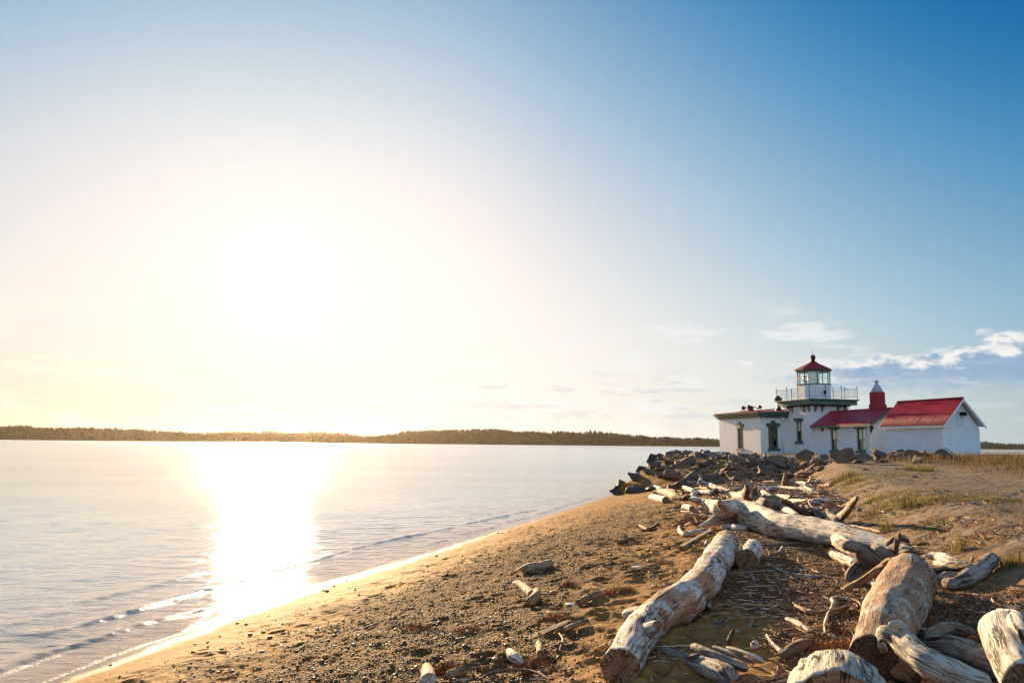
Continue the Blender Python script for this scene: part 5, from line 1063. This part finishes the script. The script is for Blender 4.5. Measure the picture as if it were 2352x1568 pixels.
# a few fist-sized dark stones on the wet sand
x, y, z, s, ij = field(260, 6, 40, .3, 5.5, 9); sz = rg.uniform(.03, .075, len(x))
tag(scatter('beach_stones', np.stack([x, y, z], -1), sz, PEB, .55, 8, I1, .06, lift=.1), 'odd dark stones lying on the golden sand', 'stones', kind='stuff')
# wood chips and splinters
CHIP = tone_mat('wood_chips', [(.27, .11, .045), (.14, .055, .022), (.36, .21, .10), (.21, .08, .03), (.52, .42, .31), (.09, .04, .018), (.33, .13, .045), (.42, .28, .16)], .85, 40)
def sticks(name, x, y, z, ln, wd, m, seed, tilt=.12, bend=.12, lift=.004):
    rg = np.random.default_rng(seed); n = len(x); a = rg.uniform(0, 6.28, n); t = rg.normal(0, tilt, n)
    d = np.stack([np.cos(a)*np.cos(t), np.sin(a)*np.cos(t), np.sin(t)], -1); sd = np.stack([-np.sin(a), np.cos(a), np.zeros(n)], -1); up = np.cross(d, sd)*-1
    up = np.where(up[:, 2:] < 0, -up, up); c = np.stack([x, y, z+wd*.5+lift+np.abs(np.sin(t))*ln*.35], -1); V = []
    bn = rg.normal(0, bend, n)
    for u, w in ((-.5, .35), (-.15, 1), (.2, .9), (.5, .25)):
        p = c+d*(ln*u)[:, None]+sd*(bn*ln*(u*u-.1))[:, None]
        for q, h in ((-.5, -.3), (.5, -.3), (.1, .5)): V.append(p+sd*(wd*w*q)[:, None]+up*(wd*w*h)[:, None])
    V = np.stack(V, 1); F_ = np.array([(3*l+j, 3*l+(j+1) % 3, 3*l+3+(j+1) % 3, 3*l+3+j) for l in range(3) for j in range(3)])
    F_ = (F_[None]+np.arange(n)[:, None, None]*12).reshape(-1, 4)
    return mesh_obj(name, V.reshape(-1, 3), F_, m, smooth=False, attrs={'tone': np.repeat(rg.random(n), 12)})
lit = lambda x, y, s: np.clip(sst(fbm(x*1.6, y*1.6, 0, 4, 57)+1.1*np.interp(s, [5.2, 6.6, 7.0, 8.8, 9.8, 11], [-.9, -.35, .5, .5, .3, -.3]), -.25, .6), 0, 1)
x, y, z, s, ij = field(34000, 4.0, 24, 5.5, 11.5, 21, lit); ln = rg.gamma(2.2, .022, len(x))+.015
tag(sticks('wood_chips', x, y, z, ln, np.clip(ln*.13, .004, .014), CHIP, 31), 'brown bark chips and splinters littering the sand between the logs', 'wood chips', kind='stuff')
x, y, z, s, ij = field(4200, 4.0, 28, 5.0, 11.5, 22, lit); ln = rg.uniform(.12, .42, len(x))
tag(sticks('twig_litter', x, y, z, ln, rg.uniform(.005, .014, len(x)), CHIP, 32, .07, .25), 'thin dry twigs strewn round the driftwood', 'twigs', kind='stuff')
x, y, z, s, ij = field(2600, 5, 40, 1.8, 6, 23, lambda x, y, s: sst(fbm(x*.9, y*.9, 0, 3, 99), .0, .6)); ln = rg.gamma(2, .03, len(x))+.02
tag(sticks('beach_debris', x, y, z, ln, np.clip(ln*.16, .004, .02), CHIP, 33), 'dark scraps of bark and weed dotted over the open beach', 'debris', kind='stuff')
# far driftwood crumbs in the pile
x, y, z, s, ij = field(2600, 17, 40, 6.0, 9.6, 24); ln = rg.uniform(.15, .7, len(x))
tag(sticks('driftwood_crumbs', x, y, z, ln, rg.uniform(.015, .05, len(x)), CHIP, 34, .15, .2), 'broken bits of driftwood under the far pile', 'driftwood bits', kind='stuff')
# grass
def grass_mat(name, cols):
    m, g = newmat(name); t = g.attr('tone'); r = g.n('ShaderNodeValToRGB', {0: t}); cr = r.color_ramp
    while len(cr.elements) < len(cols): cr.elements.new(.5)
    for i, c in enumerate(cols): cr.elements[i].position = i/(len(cols)-1); cr.elements[i].color = (*c, 1)
    d = g.n('ShaderNodeBsdfDiffuse', {0: r.outputs[0]}); tr = g.n('ShaderNodeBsdfTranslucent', {0: r.outputs[0]})
    g.n('ShaderNodeOutputMaterial', {0: g.n('ShaderNodeMixShader', {0: .40, 1: d, 2: tr}).outputs[0]}); return m
def blades(name, x, y, z, h, w, m, seed, lean=.5, tone=None, curl=.6):
    rg = np.random.default_rng(seed); n = len(x); a = rg.uniform(0, 6.28, n); l = np.abs(rg.normal(0, lean, n)); sd = np.stack([-np.sin(a), np.cos(a), np.zeros(n)], -1); o_ = np.stack([np.cos(a), np.sin(a), np.zeros(n)], -1)
    base = np.stack([x, y, z-.01], -1); V = []; ang = l*.4; p = base.copy(); segs = 4
    for k in range(segs+1):
        wk = w*(1-(k/segs)**1.6*.92); V += [p-sd*(wk/2)[:, None], p+sd*(wk/2)[:, None]]
        ang_ = np.minimum(l*.3+(k+.5)/segs*(l*curl*2.0), 2.2); st = (h/segs)[:, None]; p = p+o_*np.sin(ang_)[:, None]*st+np.array([0, 0, 1.])*np.cos(ang_)[:, None]*st
    V = np.stack(V, 1); F_ = np.array([(2*k, 2*k+1, 2*k+3, 2*k+2) for k in range(segs)]); F_ = (F_[None]+np.arange(n)[:, None, None]*(2*segs+2)).reshape(-1, 4)
    tn = rg.random(n) if tone is None else tone
    return mesh_obj(name, V.reshape(-1, 3), F_, m, attrs={'tone': np.repeat(tn, 2*segs+2)})
GRN = grass_mat('green_grass', [(.05, .06, .012), (.11, .11, .02), (.20, .15, .05), (.30, .20, .09)])
DRY = grass_mat('dry_dune_grass', [(.05, .034, .016), (.11, .072, .034), (.25, .175, .09), (.09, .075, .024), (.07, .095, .02)])
cg = lambda x, y, s: sst(fbm(x*1.5, y*1.5, 0, 4, 57)*.7+fbm(x*.5, y*.5, 0, 4, 41)+np.interp(s, [8.4, 9.3, 10.8, 12.5, 14], [-.8, .0, -.02, -.6, -1.]), .12, .8)
x, y, z, s, ij = field(90000, 5.5, 30, 8.4, 13, 41, cg); 
ds = np.hypot(x, y); tn = np.clip(.45+.5*fbm(x*2, y*2, 0, 2, 7)+rg.normal(0, .2, len(x)), 0, 1)
tag(blades('short_grass', x, y, z, rg.uniform(.02, .07, len(x))*(1+.5*(rg.random(len(x)) < .1)), .003+ds*.00035, GRN, 51, .6, tn), 'patchy short green grass on the slope beside the path', 'grass', kind='stuff')
x, y, z, s, ij = field(26000, 5.5, 30, 8.3, 12.5, 43, lambda x, y, s: .8*sst(fbm(x*1.1, y*1.1, 0, 4, 61)+np.interp(s, [8.3, 9, 11, 12.5], [-.2, .2, .05, -.6]), .0, .6))
tag(blades('straw_stubble', x, y, z, rg.uniform(.03, .11, len(x)), .003+np.hypot(x, y)*.00035, DRY, 53, .9), 'dead straw and stubble thinly covering the slope', 'straw', kind='stuff')
# tufts on the slope and among the boulders: things
def tuft(c, px, py, rad, h, m, label, n=160, seed=1, lean=.45, w=.006, cat='grass tuft', name='grass_tuft'):
    p = at(*P(c, px, py)); rg_ = np.random.default_rng(seed); a = rg_.uniform(0, 6.28, n); r = rad*np.sqrt(rg_.random(n)); x = p[0]+r*np.cos(a); y = p[1]+r*np.sin(a)
    o = blades(name, x, y, H(x, y)+.0, h*rg_.uniform(.5, 1.1, n), np.full(n, w), m, seed, lean); tag(o, label, cat); return o
for i, (c, px, py, rad, h, n, lb) in enumerate([
 ('c4', 450, 420, .45, .34, 260, 'grey-green bushy clump where the path bank begins'), ('c4', 560, 440, .3, .22, 160, 'bright green clump right of the grey-green one'),
 ('c4', 1135, 690, .16, .26, 120, 'upright dry straw tuft in the middle of the grass slope'), ('c4', 830, 610, .35, .12, 200, 'mossy green cushion near the path edge'),
 ('c4', 780, 760, .3, .10, 200, 'low green cushion below the straw tuft'), ('c4', 910, 960, .12, .22, 90, 'spiky tuft beside the long thin tan pole'),
 ('c4', 1660, 1180, .14, .24, 90, 'spiky tuft above the crumbling white chunk'), ('c4', 2215, 1300, .14, .12, 160, 'round green tuft at the right edge of the slope'),
 ('c4', 1240, 320, .55, .22, 380, 'vivid green grass at the left foot of the dune grass'), ('c4', 860, 235, .3, .2, 200, 'yellow-green tuft before the tall pale boulder'),
 ('c4', 2020, 1060, .28, .07, 220, 'thin green patch near the right end of the slope'), ('c4', 1340, 670, .35, .10, 240, 'green patch right of the straw tuft'),
 ('c3', 2150, 290, .3, .35, 140, 'spiky green tuft among the boulders at the bank'), ('c3', 2050, 410, .25, .3, 120, 'small green tuft at the bottom of the boulder bank'), ('c3', 950, 140, .7, .3, 300, 'yellow grass growing on the crest of the boulders left of the lighthouse')]):
    tuft(c, px, py, rad, h, DRY if 'straw' in lb or 'yellow grass' in lb else GRN, lb, n, 60+i, .45, .007+rad*.012)
# dune grass on the rise to the right
n = 70000; rgd = np.random.default_rng(91); x = rgd.uniform(11.5, 30, n); y = rgd.uniform(17.5, 42, n)
gr = sst(x-.18*(y-20), 12.6, 14.6)*sst(y, 18.0, 21.5)*(1-sst(y, 38, 43)); k = rgd.random(n) < gr*(.55+.45*sst(fbm(x*.8, y*.8, 0, 3, 12), -.3, .3)); x, y = x[k], y[k]
tn = np.clip(.4+.45*fbm(x*.9, y*.9, 0, 3, 33)+rgd.normal(0, .16, len(x))+.5*(1-sst(x-.18*(y-20), 12.8, 13.8)), 0, 1)
tag(blades('dune_grass', x, y, H(x, y), np.clip((2.50-H(x, y))/.36, .25, 1)*rgd.uniform(.20, .42, len(x))*(.5+.6*sst(fbm(x*.6, y*.6, 0, 3, 55), -.5, .6)), rgd.uniform(.008, .016, len(x)), DRY, 71, .9, tn, .8), 'matted dry dune grass covering the rise right of the path', 'dune grass', kind='stuff')
# brambles arching over it
def stem(c, pl, r, label):
    pts = []
    base = at(*P(c, pl[0][0], pl[0][1])); yb = base[1]
    for (px, py) in pl:
        d = ray(*P(c, px, py)); t = yb/d[1]; pts.append((d[0]*t, yb, HC+d[2]*t, r)); yb += .05
    V, Fq, UV, k_, _, _ = strand_mesh(np.array(pts), ('r', 'r'), 3, .4, 1., 6); o = mesh_obj('bramble_stem', V, Fq, WD['greydark'], uv=UV); tag(o, label, 'bramble')
stem('c4', [(1640, 180), (1600, 130), (1540, 90), (1515, 75)], .018, 'short dark bramble stem pointing up left before the shed')
stem('c4', [(1510, 165), (1560, 110), (1640, 80), (1740, 85), (1840, 140)], .016, 'long dark bramble stem arching across the shed wall')
stem('c4', [(1690, 160), (1760, 120), (1840, 100), (1890, 98)], .010, 'thin bramble stem reaching right past the shed corner')
stem('c4', [(1800, 110), (1800, 50), (1820, 0), (1860, -40)], .006, 'very thin upright bramble whip in front of the shed corner')
stem('c4', [(1490, 250), (1530, 190), (1620, 160), (1700, 200)], .010, 'pale arching stalk low before the dark wedge boulder')
# orange weed tufts
WEED = tone_mat('orange_weed', [(.36, .11, .02), (.24, .06, .012), (.42, .18, .05), (.16, .045, .015)], .8, 30)
def weed(c, px, py, rad, n, seed, label):
    p = at(*P(c, px, py)); rg_ = np.random.default_rng(seed); a = rg_.uniform(0, 6.28, n); r = rad*rg_.random(n); x = p[0]+r*np.cos(a)*1.3; y = p[1]+r*np.sin(a); z = Hd(x, y)+rg_.uniform(0, rad*.35, n)*(1-r/rad)
    o = sticks('weed_tuft', x, y, z, rg_.uniform(.03, .09, n), np.full(n, .004), WEED, seed, .5, .5); tag(o, label, 'weed tuft')
weed('c5', 1930, 765, .17, 900, 1, 'fluffy orange weed tuft beside the short tan log')
weed('c5', 1180, 1390, .14, 420, 2, 'red weed strands behind the pale wedge of wood')
weed('c5', 1500, 715, .10, 260, 3, 'yellow brown weed scrap above the white shell')
weed('c5', 380, 1450, .16, 500, 4, 'orange weed caught between the fibrous stump and the tan log')
weed('c5', 180, 1110, .14, 260, 5, 'olive weed scrap at the left of the gravel')
weed('c5', 600, 1130, .12, 260, 6, 'brown weed scrap in the middle of the gravel')
weed('c5', 1400, 1010, .12, 260, 7, 'dark weed scrap above the splintered plank')
weed('c3', 940, 910, .22, 420, 8, 'rusty weed heap under the arched root')
weed('c7', 620, 1200, .22, 900, 9, 'red brown fibre heap left of the grey foreground log')
# a white card and a crumpled white scrap
mb = MB(); mb.prism([(0, 0, 0), (.115, .01, .012), (.105, .07, .018), (-.008, .055, .004)], (0, 0, .004)); o = mb.build('paper_card', M['white']); p = at(*P('c6', 445, 462)); o.location = (p[0], p[1], float(Hd(p[0], p[1])[0])+.012); tag(o, 'small white card lying on the gravel', 'card')
bm = bmesh.new(); bmesh.ops.create_icosphere(bm, subdivisions=3, radius=.5)
co = np.array([v.co for v in bm.verts]); nn = fbm(co[:, 0]*3, co[:, 1]*3, co[:, 2]*3, 3, 4)
for v, d in zip(bm.verts, nn): v.co = v.co*(1+.45*float(d)); v.co.z *= .45
me = bpy.data.meshes.new('shell_scrap'); bm.to_mesh(me); bm.free(); me.materials.append(M['white']); o = bpy.data.objects.new('shell_scrap', me); COL.objects.link(o)
p = at(*P('c5', 1520, 875)); o.location = (p[0], p[1], float(Hd(p[0], p[1])[0])+.015); o.scale = (.10, .12, .09); tag(o, 'crumpled white scrap beside the short tan log', 'scrap')
# sailing boat and a marker far out
d = ray(542, 1010); t = 1500/d[1]; sb = empty('sailboat', (d[0]*t, 1500, 0)); tag(sb, 'tiny white sailing boat near the far shore under the sun', 'sailboat')
mb = MB(); mb.prism([(-3.2, 0, .15), (-2.6, -.9, .15), (1.4, -1.1, .15), (3.8, 0, .15), (1.4, 1.1, .15), (-2.6, .9, .15)], (0, 0, .8)); mb.build('hull', M['white'], sb)
mb = MB(); mb.tube((.5, 0, .9), (.5, 0, 9.5), .08); mb.build('mast', M['metal'], sb)
mb = MB(); mb.prism([(.35, 0, 1.6), (-2.8, .1, 1.6), (.35, 0, 9.2)], (0, .05, 0)); mb.build('sail', M['white'], sb)
mb = MB(); mb.prism([(.65, 0, 1.3), (3.4, .1, 1.1), (.65, 0, 8.2)], (0, .05, 0)); mb.build('sail', M['white'], sb)
